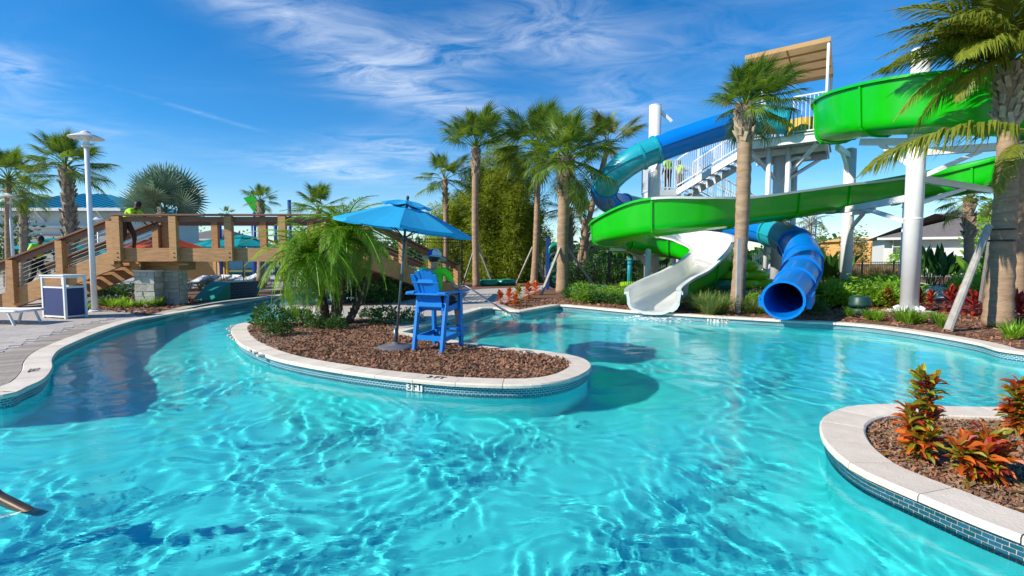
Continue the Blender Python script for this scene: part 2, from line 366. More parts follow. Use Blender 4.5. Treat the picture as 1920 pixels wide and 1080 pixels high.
far_b = g2([(1049, 571), (1110, 576.5), (1180, 583), (1263, 588), (1330, 592.5), (1430, 598), (1500, 602), (1550, 604), (1633, 610.5), (1733, 624), (1833, 642), (1920, 660)]) + [Vector((10.3, 7.2, .2)), Vector((12.0, 5.2, .2)), Vector((13, 3, .2)), Vector((13.4, 1.6, .2))]
near_edge = [Vector((13.4, 1.6, .2)), Vector((-10.5, 1.6, .2))]
segs = [left_bank, river_end, inlet, inlet2, peninsula, steps_edge, far_a, far_b, near_edge]
runs = [catmull(s, 6) if len(s) > 2 else s for s in segs]
runs[0][-1:] = []                                       # join bank and river end smoothly
outline = []
for r_ in runs:
    for p in resample(r_, .12 if r_ is not runs[8] else 1.0):
        if not outline or (p - outline[-1]).length > .02: outline.append(p)
if (outline[0] - outline[-1]).length < .02: outline.pop()
bed = catmull(g2([(1920, 1002), (1830, 968), (1733, 928), (1617, 878), (1565, 840), (1545, 808), (1549, 783), (1576, 768), (1612, 760.5), (1687, 757.5), (1772, 762), (1889, 764), (1920, 765)]) + [Vector((6.6, 5.1, .2)), Vector((7.5, 4.0, .2)), Vector((7.2, 2.7, .2)), Vector((5.8, 2.05, .2)), Vector((4.0, 1.95, .2)), Vector((3.25, 2.25, .2))], 6, True)
bed = resample(bed, .09, True)
pond = catmull(g2([(1562, 531), (1640, 527.5), (1700, 528.5), (1745, 534), (1768, 545), (1755, 556), (1690, 562), (1600, 560), (1565, 545)]), 5, True)
OUT = [(p.x, p.y) for p in outline]; BED = [(p.x, p.y) for p in bed]; POND = [(p.x, p.y) for p in pond]
def is_water(x, y): return ins1(OUT, x, y) and not ins1(BED, x, y)

def normals(P, closed):                                  # horizontal normals pointing to dry land
    n = len(P); out = []
    for i in range(n):
        a = P[(i - 1) % n] if (closed or i) else P[0]; b = P[(i + 1) % n] if (closed or i < n - 1) else P[-1]
        t = (b - a); out.append(Vector((t.y, -t.x, 0)).normalized())
    return out
def land_sign(P, N, water):
    k = [i for i in range(0, len(P), max(1, len(P) // 9))]
    s = sum(1 if water(P[i].x - N[i].x * .05, P[i].y - N[i].y * .05) else -1 for i in k)
    return 1 if s > 0 else -1
# ---------------------------------------------------------------- ground
far = [(-500, -60), (500, -60), (500, 900), (-500, 900)]
deck_lim = [(-60, -40), (60, -40), (60, 42), (-60, 42)]
gm = sheet([deck_lim, OUT, BED, POND], lambda x, y: not ins1(OUT, x, y) and not ins1(POND, x, y), .185)
tag(gm.build('pool_deck', 'concrete'), kind='structure')
gm = sheet([far, deck_lim], lambda x, y: not ins1(deck_lim, x, y), .178)
tag(gm.build('ground', 'grassland'), kind='structure')
FLOOR = -.86
def walls(loops):
    mb = MB(); mt = MB()
    for lp, cl, off in loops:
        n = len(lp); N = normals(lp, True); s = land_sign(lp, N, off); d = 0
        P = [p + N[i] * s * .028 for i, p in enumerate(lp)]
        T = [p + N[i] * s * .022 for i, p in enumerate(lp)]
        for i in range(n):
            j = (i + 1) % n; L_ = (P[j] - P[i]).length; a, b = P[i], P[j]
            f = (0, 1, 2, 3) if s < 0 else (3, 2, 1, 0)
            mb.add([(a.x, a.y, FLOOR - .02), (b.x, b.y, FLOOR - .02), (b.x, b.y, .155), (a.x, a.y, .155)], [f])
            if lp is not bed:
                a, b = T[i], T[j]; u = [(d, -.058), (d + L_, -.058), (d + L_, .145), (d, .145)]
                mt.add([(a.x, a.y, -.058), (b.x, b.y, -.058), (b.x, b.y, .145), (a.x, a.y, .145)], [f], uvs=[[u[k] for k in f]])
            d += L_
    return mb, mt
wm, tm = walls([(outline, 1, is_water), (bed, 1, is_water), (pond, 1, lambda x, y: ins1(POND, x, y))])
pool_wall = tag(wm.build('pool_wall', 'plaster', smooth=False), kind='structure')
tm.build('tile_band', 'tileband', pool_wall)
fm = MB().add([(-13, .8, FLOOR), (15, .8, FLOOR), (15, 27, FLOOR), (-13, 27, FLOOR)], [(0, 1, 2, 3)])
pool_floor = tag(fm.build('pool_floor', 'plaster'), kind='structure')
fm = sheet([POND], lambda x, y: ins1(POND, x, y), -.6)
pf2 = tag(fm.build('pool_floor', 'plaster'), kind='structure')
for o in (pool_wall, pool_floor, pf2): o.cycles.is_caustics_receiver = True
# entry steps under water beside the lifeguard chair
sm = MB()
a, b = steps_edge[0], steps_edge[1]; tdir = (b - a).normalized(); ndir = Vector((tdir.y, -tdir.x, 0)); ndir = ndir if is_water(*(a.lerp(b, .5) + ndir * .2)[:2]) else -ndir
for k in range(3):
    w0, z0 = .36 * k, -.14 - .20 * k
    q = [a + ndir * w0, b + ndir * w0, b + ndir * (w0 + .36), a + ndir * (w0 + .36)]
    sm.add([(p.x, p.y, z0) for p in q] + [(p.x, p.y, z0 - .26) for p in q], [(0, 1, 2, 3), (3, 2, 6, 7), (1, 5, 6, 2), (0, 3, 7, 4)])
st = tag(sm.build('entry_steps', 'plaster'), kind='structure'); st.cycles.is_caustics_receiver = True

# ---------------------------------------------------------------- coping stones
coping = tag(link('pool_coping', None), kind='structure')
PROF = [(-.03, .15), (-.032, .183), (-.018, .2), (.285, .2), (.30, .187), (.30, .15)]
def lay_coping(P, closed, water, length=.61, width=.3, name='coping_stone', flip=None):
    N = normals(P, closed); s = land_sign(P, N, water)
    per = max(2, int(round(length / ((P[1] - P[0]).length)))); n = len(P); i = 0
    while i < (n if closed else n - 1):
        j = min(i + per, n if closed else n - 1)
        if not closed and n - 1 - j < per // 2: j = n - 1
        if closed and n - j < per // 2: j = n
        ks = list(range(i, j + 1)); stp = max(1, (j - i) // 3); ks = sorted(set(ks[::stp] + [j]))
        mb = MB(); rows = []; base = P[i % n].copy(); dz = random.uniform(-.0015, .0015)
        for q, k in enumerate(ks):
            p = P[k % n]; m = N[k % n] * s; t = Vector((-m.y, m.x, 0))
            nx = P[ks[1] % n] - P[ks[0] % n]; t = t if t.dot(nx) > 0 else -t
            p2 = p + t * (.004 if q == 0 else (-.004 if q == len(ks) - 1 else 0))
            rows.append([p2 + m * (x * width / .3 if x > 0 else x) + Vector((0, 0, z - .2 + dz)) for x, z in PROF])
        vs = [p for r in rows for p in r]; m_ = len(PROF); fs = []
        for r in range(len(rows) - 1):
            for c in range(m_):
                f = (r * m_ + c, (r + 1) * m_ + c, (r + 1) * m_ + (c + 1) % m_, r * m_ + (c + 1) % m_); fs.append(f if s * 1 > 0 else f)
        fs += [tuple(range(m_)), tuple(range((len(rows) - 1) * m_ + m_ - 1, (len(rows) - 1) * m_ - 1, -1))]
        mb.add(vs, fs); me = mb.mesh(name, 'coping', base)
        bm = bmesh.new(); bm.from_mesh(me); bmesh.ops.recalc_face_normals(bm, faces=bm.faces); bm.to_mesh(me); bm.free()
        o = link(name, me, coping); o.location = base
        i = j
for r_ in (0, 1, 2, 3, 4, 5, 6, 7):
    P = resample(runs[r_], .12)
    if r_ == 0: P = [p for p in P if p.x > -9.5]
    if r_ == 7: P = [p for p in P if p.x < 12.6]
    lay_coping(P, False, is_water)
lay_coping([p for p in bed if True], True, is_water, .54, .33)
lay_coping(resample(pond, .3, True), True, lambda x, y: ins1(POND, x, y), .9)
mb = MB()                                                # plain lip on the deck edge behind the camera
mb.box((1.45, 1.45, .176), (23.8, .3, .05)); mb.build('coping_stone', 'coping', coping)

# real glass tiles round the near flower bed
tiles = tag(link('flower_bed_wall', None), kind='structure')
N = normals(bed, True); s = land_sign(bed, N, is_water)
grm = MB(); n = len(bed)
for i in range(n):
    j = (i + 1) % n; a, b = bed[i] + N[i] * s * .018, bed[j] + N[j] * s * .018
    grm.add([(a.x, a.y, -.04), (b.x, b.y, -.04), (b.x, b.y, .152), (a.x, a.y, .152)], [(0, 1, 2, 3), (3, 2, 1, 0)])
grm.build('grout_bed', 'grout', tiles)
TL, TH, GAP = .060, .0245, .006
path = resample(bed, TL + GAP, True); n = len(path); NP = normals(path, True)
tmsh = MB().box((0, 0, 0), (TL, .008, TH)).mesh('tile', 'tileblue')
cand = []
for r_ in range(6):
    z = .15 - GAP - TH / 2 - r_ * (TH + GAP)
    for i in range(n):
        q = (i + (.5 if r_ % 2 else 0)) % n; k = int(q); p = path[k].lerp(path[(k + 1) % n], q - k); m = (NP[k] * s)
        vis = (p.y > 2.4 and p.x < 4.2 and (Vector((0, 0, 0)) - p).dot(-m) > 0)
        d = p.length + (0 if z > -.05 else 50)
        cand.append((d if vis else 200 + d, Vector((p.x, p.y, z)) + m * .017, math.atan2(m.x, -m.y)))
cand.sort(key=lambda c: c[0])
rest = MB()
for k, (d, p, a) in enumerate(cand):
    if k < 298: link('tile', tmsh, tiles, Matrix.Translation(p) @ Matrix.Rotation(a, 4, 'Z'))
    else: rest.box(p, (TL, .008, TH), a)
o = rest.build('tile_course', 'tileblue', tiles); o['kind'] = 'stuff'

# ---------------------------------------------------------------- paving on the left
pav = tag(link('deck_paving', None), kind='structure')
lb = resample([p for p in runs[0] if p.x > -9.4 and p.y < 20], .155)
N = normals(lb, False); s = land_sign(lb, N, is_water)
for i in range(len(lb) - 1):                             # soldier course of tan pavers behind the coping
    a, b, na, nb = lb[i], lb[i + 1], N[i] * s, N[i + 1] * s
    if a.y > 15.0: break
    t = (b - a).normalized() * .003; w = .305; w2 = .305 + .40
    q = [a + na * w + t, b + nb * w - t, b + nb * w2 - t, a + na * w2 + t]
    mb = MB(); zt = .197 + random.uniform(-.002, .002)
    mb.add([(p.x, p.y, zt) for p in q] + [(p.x, p.y, .18) for p in q], [(0, 1, 2, 3), (0, 4, 5, 1), (1, 5, 6, 2), (2, 6, 7, 3), (3, 7, 4, 0)])
    me = mb.mesh('border_paver', 'tanpaver', a)
    bm = bmesh.new(); bm.from_mesh(me); bmesh.ops.recalc_face_normals(bm, faces=bm.faces); bm.to_mesh(me); bm.free()
    o = link('border_paver', me, pav); o.location = a
pm = [MB().box((0, 0, 0), (.296, .146, .03)).mesh('paver', 'paver') for _ in range(1)][0]
lbx = [(p.x, p.y) for p in resample(runs[0], .3)]
NL = normals([Vector((x, y, 0)) for x, y in lbx], False)
rot = R(38); ca, sa = math.cos(rot), math.sin(rot); cand = []
for i in range(-90, 90):
    for j in range(-160, 160):
        u = (i + (.5 if j % 2 else 0)) * .30; v = j * .15
        x = -9.5 + u * ca - v * sa; y = 9 + u * sa + v * ca
        if not (-17 < x < -4 and 3.6 < y < 15.2) or ins1(OUT, x, y): continue
        dmin = min((x - a) ** 2 + (y - b) ** 2 for a, b in lbx) ** .5
        if dmin < .80: continue
        if x / y < -1.25: continue
        cand.append((math.hypot(x, y) + (0 if x / y > -1.03 else 30), x, y))
cand.sort(); rest = MB()
for k, (d, x, y) in enumerate(cand):
    z = .181 + random.uniform(-.0015, .0015)
    if k < 290: link('paver', pm, pav, Matrix.Translation((x, y, z)) @ Matrix.Rotation(rot, 4, 'Z'))
    else: rest.box((x, y, z), (.296, .146, .03), rot)
o = rest.build('paver_field', 'paver', pav); o['kind'] = 'stuff'

# ---------------------------------------------------------------- planting beds
def offs(P, d):
    N = normals(P, False); s = land_sign(P, N, is_water); return [p + N[i] * s * d for i, p in enumerate(P)]
pen_in = [(p.x, p.y) for p in offs(resample(runs[4], .2), .296)]
walk_near = [(p.x, p.y) for p in g2([(738, 606), (700, 599), (640, 598), (590, 600), (560, 606)])]
bed_pen = [p for p in pen_in[2:-1]] + walk_near
bed_back = [(p.x, p.y) for p in g2([(597, 571), (640, 573), (700, 572), (745, 567), (790, 556), (862, 545.5), (905, 541), (960, 539), (1011, 535), (1040, 528), (1035, 518), (850, 514), (640, 522), (690, 538), (720, 549), (690, 558), (655, 562)])]
far_in = [(p.x, p.y) for p in offs(resample(runs[7], .3), .296) if p.x < 12]
fa_in = [(p.x, p.y) for p in offs(resample(runs[6], .2), .296)]
bed_far = fa_in[6:-1] + far_in[2:] + [(17, 8), (34, 24), (34, 40), (4, 40)] + [(p.x, p.y) for p in g2([(1040, 530), (1018, 540), (985, 556), (940, 570)])]
bank_in = [(p.x, p.y) for p in offs([p for p in resample(runs[0], .3) if p.y > 13.6], .30)]
bed_bridge = bank_in + [(p.x, p.y) for p in g2([(560, 541), (470, 545), (350, 543), (230, 553), (165, 578), (215, 585)])]
bed_in = [(p.x, p.y) for p in [q + m * sg * .325 for q, m, sg in zip(bed, normals(bed, True), [s_ for s_ in [land_sign(bed, normals(bed, True), is_water)] * len(bed)])]]
beds = [('mulch_bed', bed_pen, .19), ('mulch_bed', bed_back, .19), ('mulch_bed', bed_far, .19), ('mulch_bed', bed_bridge, .19), ('mulch_bed', bed_in, .135)]
for nm, poly, z in beds:
    lps = [poly] + ([POND] if poly is bed_far else [])
    mb = sheet(lps, lambda x, y, poly=poly: ins1(poly, x, y) and not ins1(POND, x, y), z)
    tag(mb.build(nm, 'mulch'), kind='structure')
def chips(poly, n, z, size, ymax, name, m):
    xs = [p[0] for p in poly]; ys = [p[1] for p in poly]; rng = np.random.default_rng(len(poly) + n)
    X = rng.uniform(min(xs), max(xs), n * 4); Y = rng.uniform(min(ys), min(max(ys), ymax), n * 4)
    k = inside(poly, X, Y) & (np.abs(X) < Y * 1.15 + .5); X, Y = X[k][:n], Y[k][:n]; mb = MB()
    for x, y in zip(X, Y):
        l = size * rng.uniform(.5, 1.5); w = l * rng.uniform(.22, .5); e = Euler((rng.normal(0, .45), rng.normal(0, .45), rng.uniform(0, 6.28))).to_matrix()
        c = Vector((x, y, z + rng.uniform(.002, .03)))
        q = [c + e @ Vector(p) for p in ((-l / 2, -w / 2, 0), (l / 2, -w / 3, 0), (l / 2, w / 3, .004), (-l / 2, w / 2, 0))]
        mb.add(q, [(0, 1, 2, 3)])
    return tag(mb.build(name, m), kind='stuff')
chips(bed_pen, 20000, .19, .052, 14, 'bark_mulch', 'chips')
chips(bed_pen, 7000, .19, .042, 14, 'bark_mulch', 'chipsdark')
chips(bed_in, 9000, .138, .042, 9, 'bark_mulch', 'chips')
chips(bed_in, 7000, .14, .038, 9, 'bark_mulch', 'chipsdark')
chips(bed_far, 9000, .19, .09, 19, 'bark_mulch', 'chips')
chips(bed_in, 130, .15, .07, 9, 'fallen_leaves', 'croton')
chips(bed_in, 160, .15, .08, 9, 'fallen_leaves', 'dry')
chips(bed_pen, 200, .2, .09, 14, 'fallen_leaves', 'dry')
chips(bed_bridge, 2500, .19, .09, 20, 'bark_mulch', 'chips')

# ---------------------------------------------------------------- water
WZ = .038
def water():
    rows, cols = 560, 640
    y = 1.45 * np.exp(np.linspace(0, math.log(26 / 1.45), rows)); t = np.linspace(-1, 1, cols)
    Y = np.repeat(y[:, None], cols, 1); X = t[None, :] * (1.12 * Y + 2.2); X = np.clip(X, -12, 13.6)
    rng = np.random.default_rng(5); Z = np.zeros_like(X)
    wx = X + .22 * np.sin(1.3 * Y + .7 * X) + .10 * np.sin(3.1 * X - 2.2 * Y + 1) + .05 * np.sin(7 * X + 5 * Y)
    wy = Y + .22 * np.sin(1.1 * X - .9 * Y + 2) + .10 * np.sin(2.7 * X + 3.3 * Y) + .05 * np.sin(6 * Y - 5.5 * X)
    # patchiness: streams of rougher and calmer water
    pat = .55 + .45 * np.sin(.9 * X + .5 * np.sin(.8 * Y) + 1.2) * np.sin(.7 * Y - .3 * X + .4) + .25 * np.sin(2.3 * X - 1.7 * Y)
    pat = np.clip(pat, .28, .85)
    sp = Y * .0042 + .006                               # mesh spacing grows with distance
    ex = G(1225, 600, 0)                                # churned water where the white flume ends
    churn = np.exp(-(((X - ex.x) / 1.3) ** 2 + ((Y - ex.y + .8) / 1.6) ** 2))
    for i in range(90):
        L = .075 * (10 ** (rng.random() * 1.15)); a = rng.normal(R(-25), 1.05); k = 2 * math.pi / L
        amp = .00105 * (L ** .80) * (.92 if L < .3 else .66)
        ok = np.clip((L / sp - 3) / 4, 0, 1)
        loc = pat if L < .7 else 1
        Z += ok * amp * loc * (1 + 2.0 * churn) * np.sin(k * (wx * math.cos(a) + wy * math.sin(a)) + rng.random() * 6.28)
    keep = np.zeros((rows - 1, cols - 1), bool)
    cx = (X[:-1, :-1] + X[1:, 1:]) / 2; cy = (Y[:-1, :-1] + Y[1:, 1:]) / 2
    keep = inside(OUT, cx, cy)
    for dx, dy in ((.12, 0), (-.12, 0), (0, .12), (0, -.12)): keep |= inside(OUT, cx + dx, cy + dy)
    V = np.stack([X, Y, Z + WZ], -1).reshape(-1, 3); idx = np.arange(rows * cols).reshape(rows, cols)
    F = np.stack([idx[:-1, :-1], idx[:-1, 1:], idx[1:, 1:], idx[1:, :-1]], -1)[keep]
    used = np.unique(F); mp = -np.ones(len(V), int); mp[used] = np.arange(len(used))
    me = bpy.data.meshes.new('pool_water'); me.from_pydata(V[used].tolist(), [], mp[F].tolist()); me.shade_smooth()
    m = bpy.data.materials.new('water'); m.use_nodes = True; b = m.node_tree.nodes['Principled BSDF']
    b.inputs['Base Color'].default_value = (.58, .99, 1, 1); b.inputs['Roughness'].default_value = 0; b.inputs['IOR'].default_value = 1.33; b.inputs['Transmission Weight'].default_value = 1
    N = m.node_tree.nodes; L_ = m.node_tree.links; tc = N.new('ShaderNodeTexCoord'); bp = N.new('ShaderNodeBump'); bp.inputs['Strength'].default_value = .23; bp.inputs['Distance'].default_value = .010
    mp = N.new('ShaderNodeMapping'); mp.inputs['Rotation'].default_value = (0, 0, .5); mp.inputs['Scale'].default_value = (1, 1.7, 1); nz = N.new('ShaderNodeTexNoise'); nz.inputs['Scale'].default_value = 13; nz.inputs['Detail'].default_value = 4; nz.inputs['Distortion'].default_value = .6
    L_.new(tc.outputs['Object'], mp.inputs[0]); L_.new(mp.outputs[0], nz.inputs['Vector']); L_.new(nz.outputs[0], bp.inputs['Height']); L_.new(bp.outputs[0], b.inputs['Normal'])
    me.materials.append(m); o = tag(link('pool_water', me), kind='structure'); o.cycles.is_caustics_caster = True
    mb = MB(); pg = resample(pond, .5, True); c = sum(pg, Vector()) / len(pg)
    me2 = sheet([POND], lambda x, y: ins1(POND, x, y), WZ).mesh('pond_water', m); o2 = tag(link('pond_water', me2), kind='structure'); o2.cycles.is_caustics_caster = True
water()
def foam():                                              # white water where the open chute runs out
    rng = np.random.default_rng(8); mb = MB(); c = G(1226, 598, 0)
    for i in range(900):
        q = rng.random() ** 1.6; x = c.x - .05 + rng.normal(0, .34 + .25 * q); y = c.y - .05 - 1.7 * q + rng.normal(0, .1); r = rng.uniform(.008, .035) * (1.2 - q)
        if not is_water(x, y): continue
        z = WZ + .016 + .05 * (1 - q) * rng.random(); n = 6; a0 = rng.uniform(0, 6)
        mb.add([(x, y, z + r * .35)] + [(x + r * 1.6 * math.cos(a0 + 6.283 * k / n) * rng.uniform(.6, 1.2), y + r * math.sin(a0 + 6.283 * k / n), z) for k in range(n)], [(0, 1 + k, 1 + (k + 1) % n) for k in range(n)])
    tag(mb.build('foam', 'foam'), kind='stuff')
foam()
# ---------------------------------------------------------------- foliage builders
def fan_frond(pet, Rf, nseg, droop, mname, spread=118, costa=.35, wid=.055, seed=0, name='frond', split=.45):
    rng = random.Random(seed); mb = MB()
    # petiole: arching strip
    P = [Vector((pet * t, 0, pet * .10 * math.sin(math.pi * t * .5) - droop * .10 * pet * t * t)) for t in (0, .35, .7, 1)]
    mb.tube(P, [.026, .02, .016, .012], 4, False, tone=.8)
    e = P[-1]; tdir = (P[-1] - P[-2]).normalized()
    for i in range(nseg):
        q = i / (nseg - 1) * 2 - 1; a = R(spread) * q
        o = e + Vector((costa * Rf * (1 - abs(q)) * .9, 0, -droop * .10 * Rf * (1 - abs(q))))
        L = Rf * (1 - .25 * abs(q) ** 2 - .25 * costa) * rng.uniform(.9, 1.05)
        d = Vector((math.cos(a), math.sin(a), 0)); sd = Vector((-d.y, d.x, 0)); w = wid * Rf
        dr = droop * rng.uniform(.8, 1.35); tn = rng.uniform(0, .9); pts = []
        for k, (t, ww) in enumerate(((0, .35), (.38, 1), (.72, .55), (1, .06))):
            c = o + d * (L * t * (1 - .12 * dr * t)) + Vector((0, 0, .10 * L * t - dr * L * .42 * max(0, t - .18) ** 1.8 + .05 * Rf * abs(q)))
            fold = -w * .45 * ww
            pts += [c - sd * w * ww + Vector((0, 0, fold * -.5)), c + Vector((0, 0, fold)), c + sd * w * ww + Vector((0, 0, fold * -.5))]
        fs = []
        for k in range(3):
            b = k * 3; fs += [(b, b + 1, b + 4, b + 3), (b + 1, b + 2, b + 5, b + 4)]
        mb.add(pts, fs, 0, tn)
    return mb.mesh(name, mname)
def feather_frond(L, nl, ll, droop, mname, seed=0, name='frond', hang=.5, arch=.35, wid=.03, tipless=.25):
    rng = random.Random(seed); mb = MB(); K = 12; P = []
    for k in range(K + 1):
        t = k / K; P.append(Vector((L * t * (1 - .22 * droop * t), 0, L * (arch * t - (arch + .55 * droop) * t ** 2.2))))
    mb.tube(P, [L * .011 * (1 - .85 * k / K) + .003 for k in range(K + 1)], 4, False, tone=1)
    for i in range(nl):
        t = .10 + .9 * i / (nl - 1); f = t * K; k = min(K - 1, int(f)); c = P[k].lerp(P[k + 1], f - k); tg = (P[k + 1] - P[k]).normalized()
        for sgn in (-1, 1):
            l = ll * (math.sin(math.pi * min(1, .18 + t * .88)) ** .6 * (1 - tipless * t)) * rng.uniform(.88, 1.08)
            ang = R(62 - 34 * t) * rng.uniform(.9, 1.1); sd = Vector((0, sgn, 0))
            d = (tg * math.cos(ang) + sd * math.sin(ang) + Vector((0, 0, rng.uniform(.05, .3)))).normalized()
            up = tg.cross(d).normalized(); w = wid * (.8 + .4 * rng.random()); tn = rng.uniform(0, .9); dz = hang * rng.uniform(.7, 1.2)
            p0 = c; p1 = c + d * l * .5 - Vector((0, 0, dz * l * .12)); p2 = c + d * l * (1 - .2 * dz) - Vector((0, 0, dz * l * .62)); wv = d.cross(up) * w * .5
            mb.add([p0 - wv * .5, p0 + wv * .5, p1 + wv, p1 - wv, p2], [(0, 1, 2, 3), (3, 2, 4)], 0, tn)
    return mb.mesh(name, mname)
def leaf_cloud(n, r, h, leaf, mname, seed=0, shell=.55, up=.4, shape=1.0, asp=.45, z0=.05, name='crown'):
    rng = np.random.default_rng(seed); mb = MB()
    for i in range(n):
        th = rng.uniform(0, 6.283); u = rng.uniform(0, 1); rr = (shell + (1 - shell) * rng.random()) if rng.random() < .8 else rng.random()
        ph = math.acos(1 - u * 1.15) if u * 1.15 < 2 else 1.5
        lump = 1 + .22 * math.sin(3 * th + seed) * math.sin(2.3 * ph + seed * .7) + .12 * math.sin(7 * th + 2 * seed)
        c = Vector((r * rr * lump * math.sin(ph) * math.cos(th), r * rr * lump * math.sin(ph) * math.sin(th), z0 + h * max(.03, rr * lump * math.cos(ph) * shape + .12)))
        d = Vector((math.cos(th) + rng.normal(0, .6), math.sin(th) + rng.normal(0, .6), up + rng.normal(0, .5))).normalized()
        s = d.cross(Vector((rng.normal(), rng.normal(), rng.normal()))).normalized(); l = leaf * rng.uniform(.6, 1.25); w = l * asp / 2; nn = d.cross(s) * (l * .08)
        mb.add([c, c + d * l * .5 + s * w + nn, c + d * l, c + d * l * .5 - s * w + nn], [(0, 1, 2), (0, 2, 3)], 0, float(np.clip(.5 * rng.random() + .5 * rng.random(), 0, 1)))
    return mb.mesh(name, mname)
def blade_tuft(n, h, spread, w, mname, seed=0, name='blades', bend=.6):
    rng = random.Random(seed); mb = MB()
    for i in range(n):
        a = rng.uniform(0, 6.283); l = h * rng.uniform(.55, 1.1); out = spread * rng.random() ** .7; d = Vector((math.cos(a), math.sin(a), 0)); s = Vector((-d.y, d.x, 0)); b0 = d * rng.uniform(0, spread * .22) + s * rng.uniform(-.05, .05)
        bd = bend * rng.uniform(.5, 1.4); pts = []
        for t, ww in ((0, .8), (.4, 1), (.75, .7), (1, .05)):
            c = b0 + d * out * t * (1 + bd * t) * .7 + Vector((0, 0, l * (t - .45 * bd * t * t)))
            pts += [c - s * w * ww / 2, c + s * w * ww / 2]
        mb.add(pts, [(0, 1, 3, 2), (2, 3, 5, 4), (4, 5, 7, 6)], 0, rng.random())
    return mb.mesh(name, mname)
def rosette(n, l, w, mname, seed=0, el=(10, 75), name='leaf', z=.0, fold=.15, stem=0):
    """n broad pointed leaves round a stem"""
    rng = random.Random(seed); mb = MB()
    for i in range(n):
        a = i * 2.4 + rng.uniform(-.3, .3); q = i / max(1, n - 1); e = R(el[0] + (el[1] - el[0]) * q + rng.uniform(-10, 10)); ll = l * rng.uniform(.7, 1.1)
        d = Vector((math.cos(a) * math.cos(e), math.sin(a) * math.cos(e), math.sin(e))); s = Vector((-math.sin(a), math.cos(a), 0)); u = d.cross(s) * -1
        b = Vector((0, 0, z + stem * q)); pts = []; ww_ = w * rng.uniform(.8, 1.15)
        for t, ww in ((0, .2), (.3, .9), (.65, 1), (1, .05)):
            c = b + d * ll * t - Vector((0, 0, ll * .28 * t * t)); pts += [c - s * ww_ * ww / 2 + u * fold * ww_ * ww, c, c + s * ww_ * ww / 2 + u * fold * ww_ * ww]
        fs = []
        for k in range(3): b_ = 3 * k; fs += [(b_, b_ + 1, b_ + 4, b_ + 3), (b_ + 1, b_ + 2, b_ + 5, b_ + 4)]
        mb.add(pts, fs, 0, min(1, max(0, rng.gauss(.5, .32))))
    return mb.mesh(name, mname)

# ---------------------------------------------------------------- palms
SAB = [fan_frond(.85, .85, 44, d, 'frond', seed=i, costa=.55, wid=.021) for i, d in enumerate((.7, 1.0, 1.35, 1.7))]
SABO = [fan_frond(.85, .85, 44, d, 'frondyel', seed=10 + i, costa=.55, wid=.021) for i, d in enumerate((.8, 1.15, 1.5, 1.9))]
SABD = [fan_frond(.8, .8, 26, 2.0, 'frondold', seed=30, costa=.5, wid=.036)]
BIS = [fan_frond(.75, 1.02, 40, d, 'frondsilver', seed=40 + i, costa=.12, wid=.050, spread=150, split=.3) for i, d in enumerate((.12, .22, .35))]
BOOT = MB().add([(-.07, 0, 0), (.07, 0, 0), (.045, -.05, .22), (-.045, -.05, .22), (-.06, -.05, .02), (.06, -.05, .02), (.05, -.13, .26), (-.05, -.13, .26)],
                [(0, 1, 2, 3), (5, 4, 7, 6), (0, 4, 5, 1), (3, 2, 6, 7), (0, 3, 7, 4), (1, 5, 6, 2)]).mesh('leaf_base', 'boot')
def palm(name, label, base, top, r0, r1, n, scale, kind=SAB, el=(85, -35), boots=0, bootlen=0, group='palms round the pool', smooth='trunk', seed=0, dead=0, swell=1.25, rshape=1.0, cat='palm tree', azr=None, wind=.25):
    rng = random.Random(seed * 7 + 3); base = Vector(base); top = Vector(top); t = thing(name, base, label, cat, group)
    H = (top - base).length; K = max(10, int(H / .16)); pts = []; rad = []
    for k in range(K + 1):
        q = k / K; p = base.lerp(top, q); p.x += .06 * H * .3 * math.sin(q * 3.1) * rng.choice((1,)) * (.5 if seed % 2 else -.5)
        pts.append(p); rr = r0 * (swell + (1 - swell) * min(1, q * 5)) * (1 - q) + r1 * q
        rad.append(rr * (1 + .035 * (1 if k % 2 else -1) + rng.uniform(-.02, .02)))
    MB().tube(pts, rad, 12).build('trunk', smooth, t, smooth=True)
    if boots:
        for i in range(boots):
            q = 1 - (bootlen / H) * (1 - (i + .5) / boots); a = i * 2.4 + rng.uniform(-.15, .15)
            k = min(K, int(q * K)); p = pts[k] - base; sc = rad[k] / .16 * .72
            m = Matrix.Translation(p) @ Matrix.Rotation(a, 4, 'Z') @ Matrix.Translation((0, -rad[k] * .9, -.05)) @ Matrix.Rotation(R(rng.choice((-1, 1)) * rng.uniform(8, 30)), 4, 'Y') @ Matrix.Diagonal((sc, sc * rng.uniform(.8, 1.3), sc * rng.uniform(.9, 1.25), 1))
            link('leaf_base', BOOT, t, m)
    c = pts[-1] - base
    for i in range(n):
        q = (i + .5) / n; e = R(el[0] + (el[1] - el[0]) * q ** rshape + rng.uniform(-9, 9)); a = i * 2.39996 + rng.uniform(-.25, .25)
        if azr: a = R(rng.uniform(*azr)) + rng.choice((0, math.pi)) if rng.random() < .75 else a
        me = kind[min(len(kind) - 1, int(q * len(kind) + rng.uniform(-.3, .6)))]
        if dead and i >= n - dead: me = SABD[0]
        ca_ = math.cos(a); e += wind * (R(38) * max(0, -ca_) - R(6) * max(0, ca_)) * (1 if e < R(60) else .3)
        s = scale * rng.uniform(.85, 1.12) * (.82 + .3 * min(1, q * 2)) * (1 + wind * .22 * ca_)
        m = Matrix.Translation(c + Vector((0, 0, -.12 * scale * q))) @ Matrix.Rotation(a, 4, 'Z') @ Matrix.Rotation(-e, 4, 'Y') @ Matrix.Rotation(R(rng.uniform(-22, 22)), 4, 'X') @ Matrix.Scale(s, 4)
        link('frond', me, t, m)
    return t
def gz(px, Y): p = A(px, 480, Y); return Vector((p.x, Y, .17))
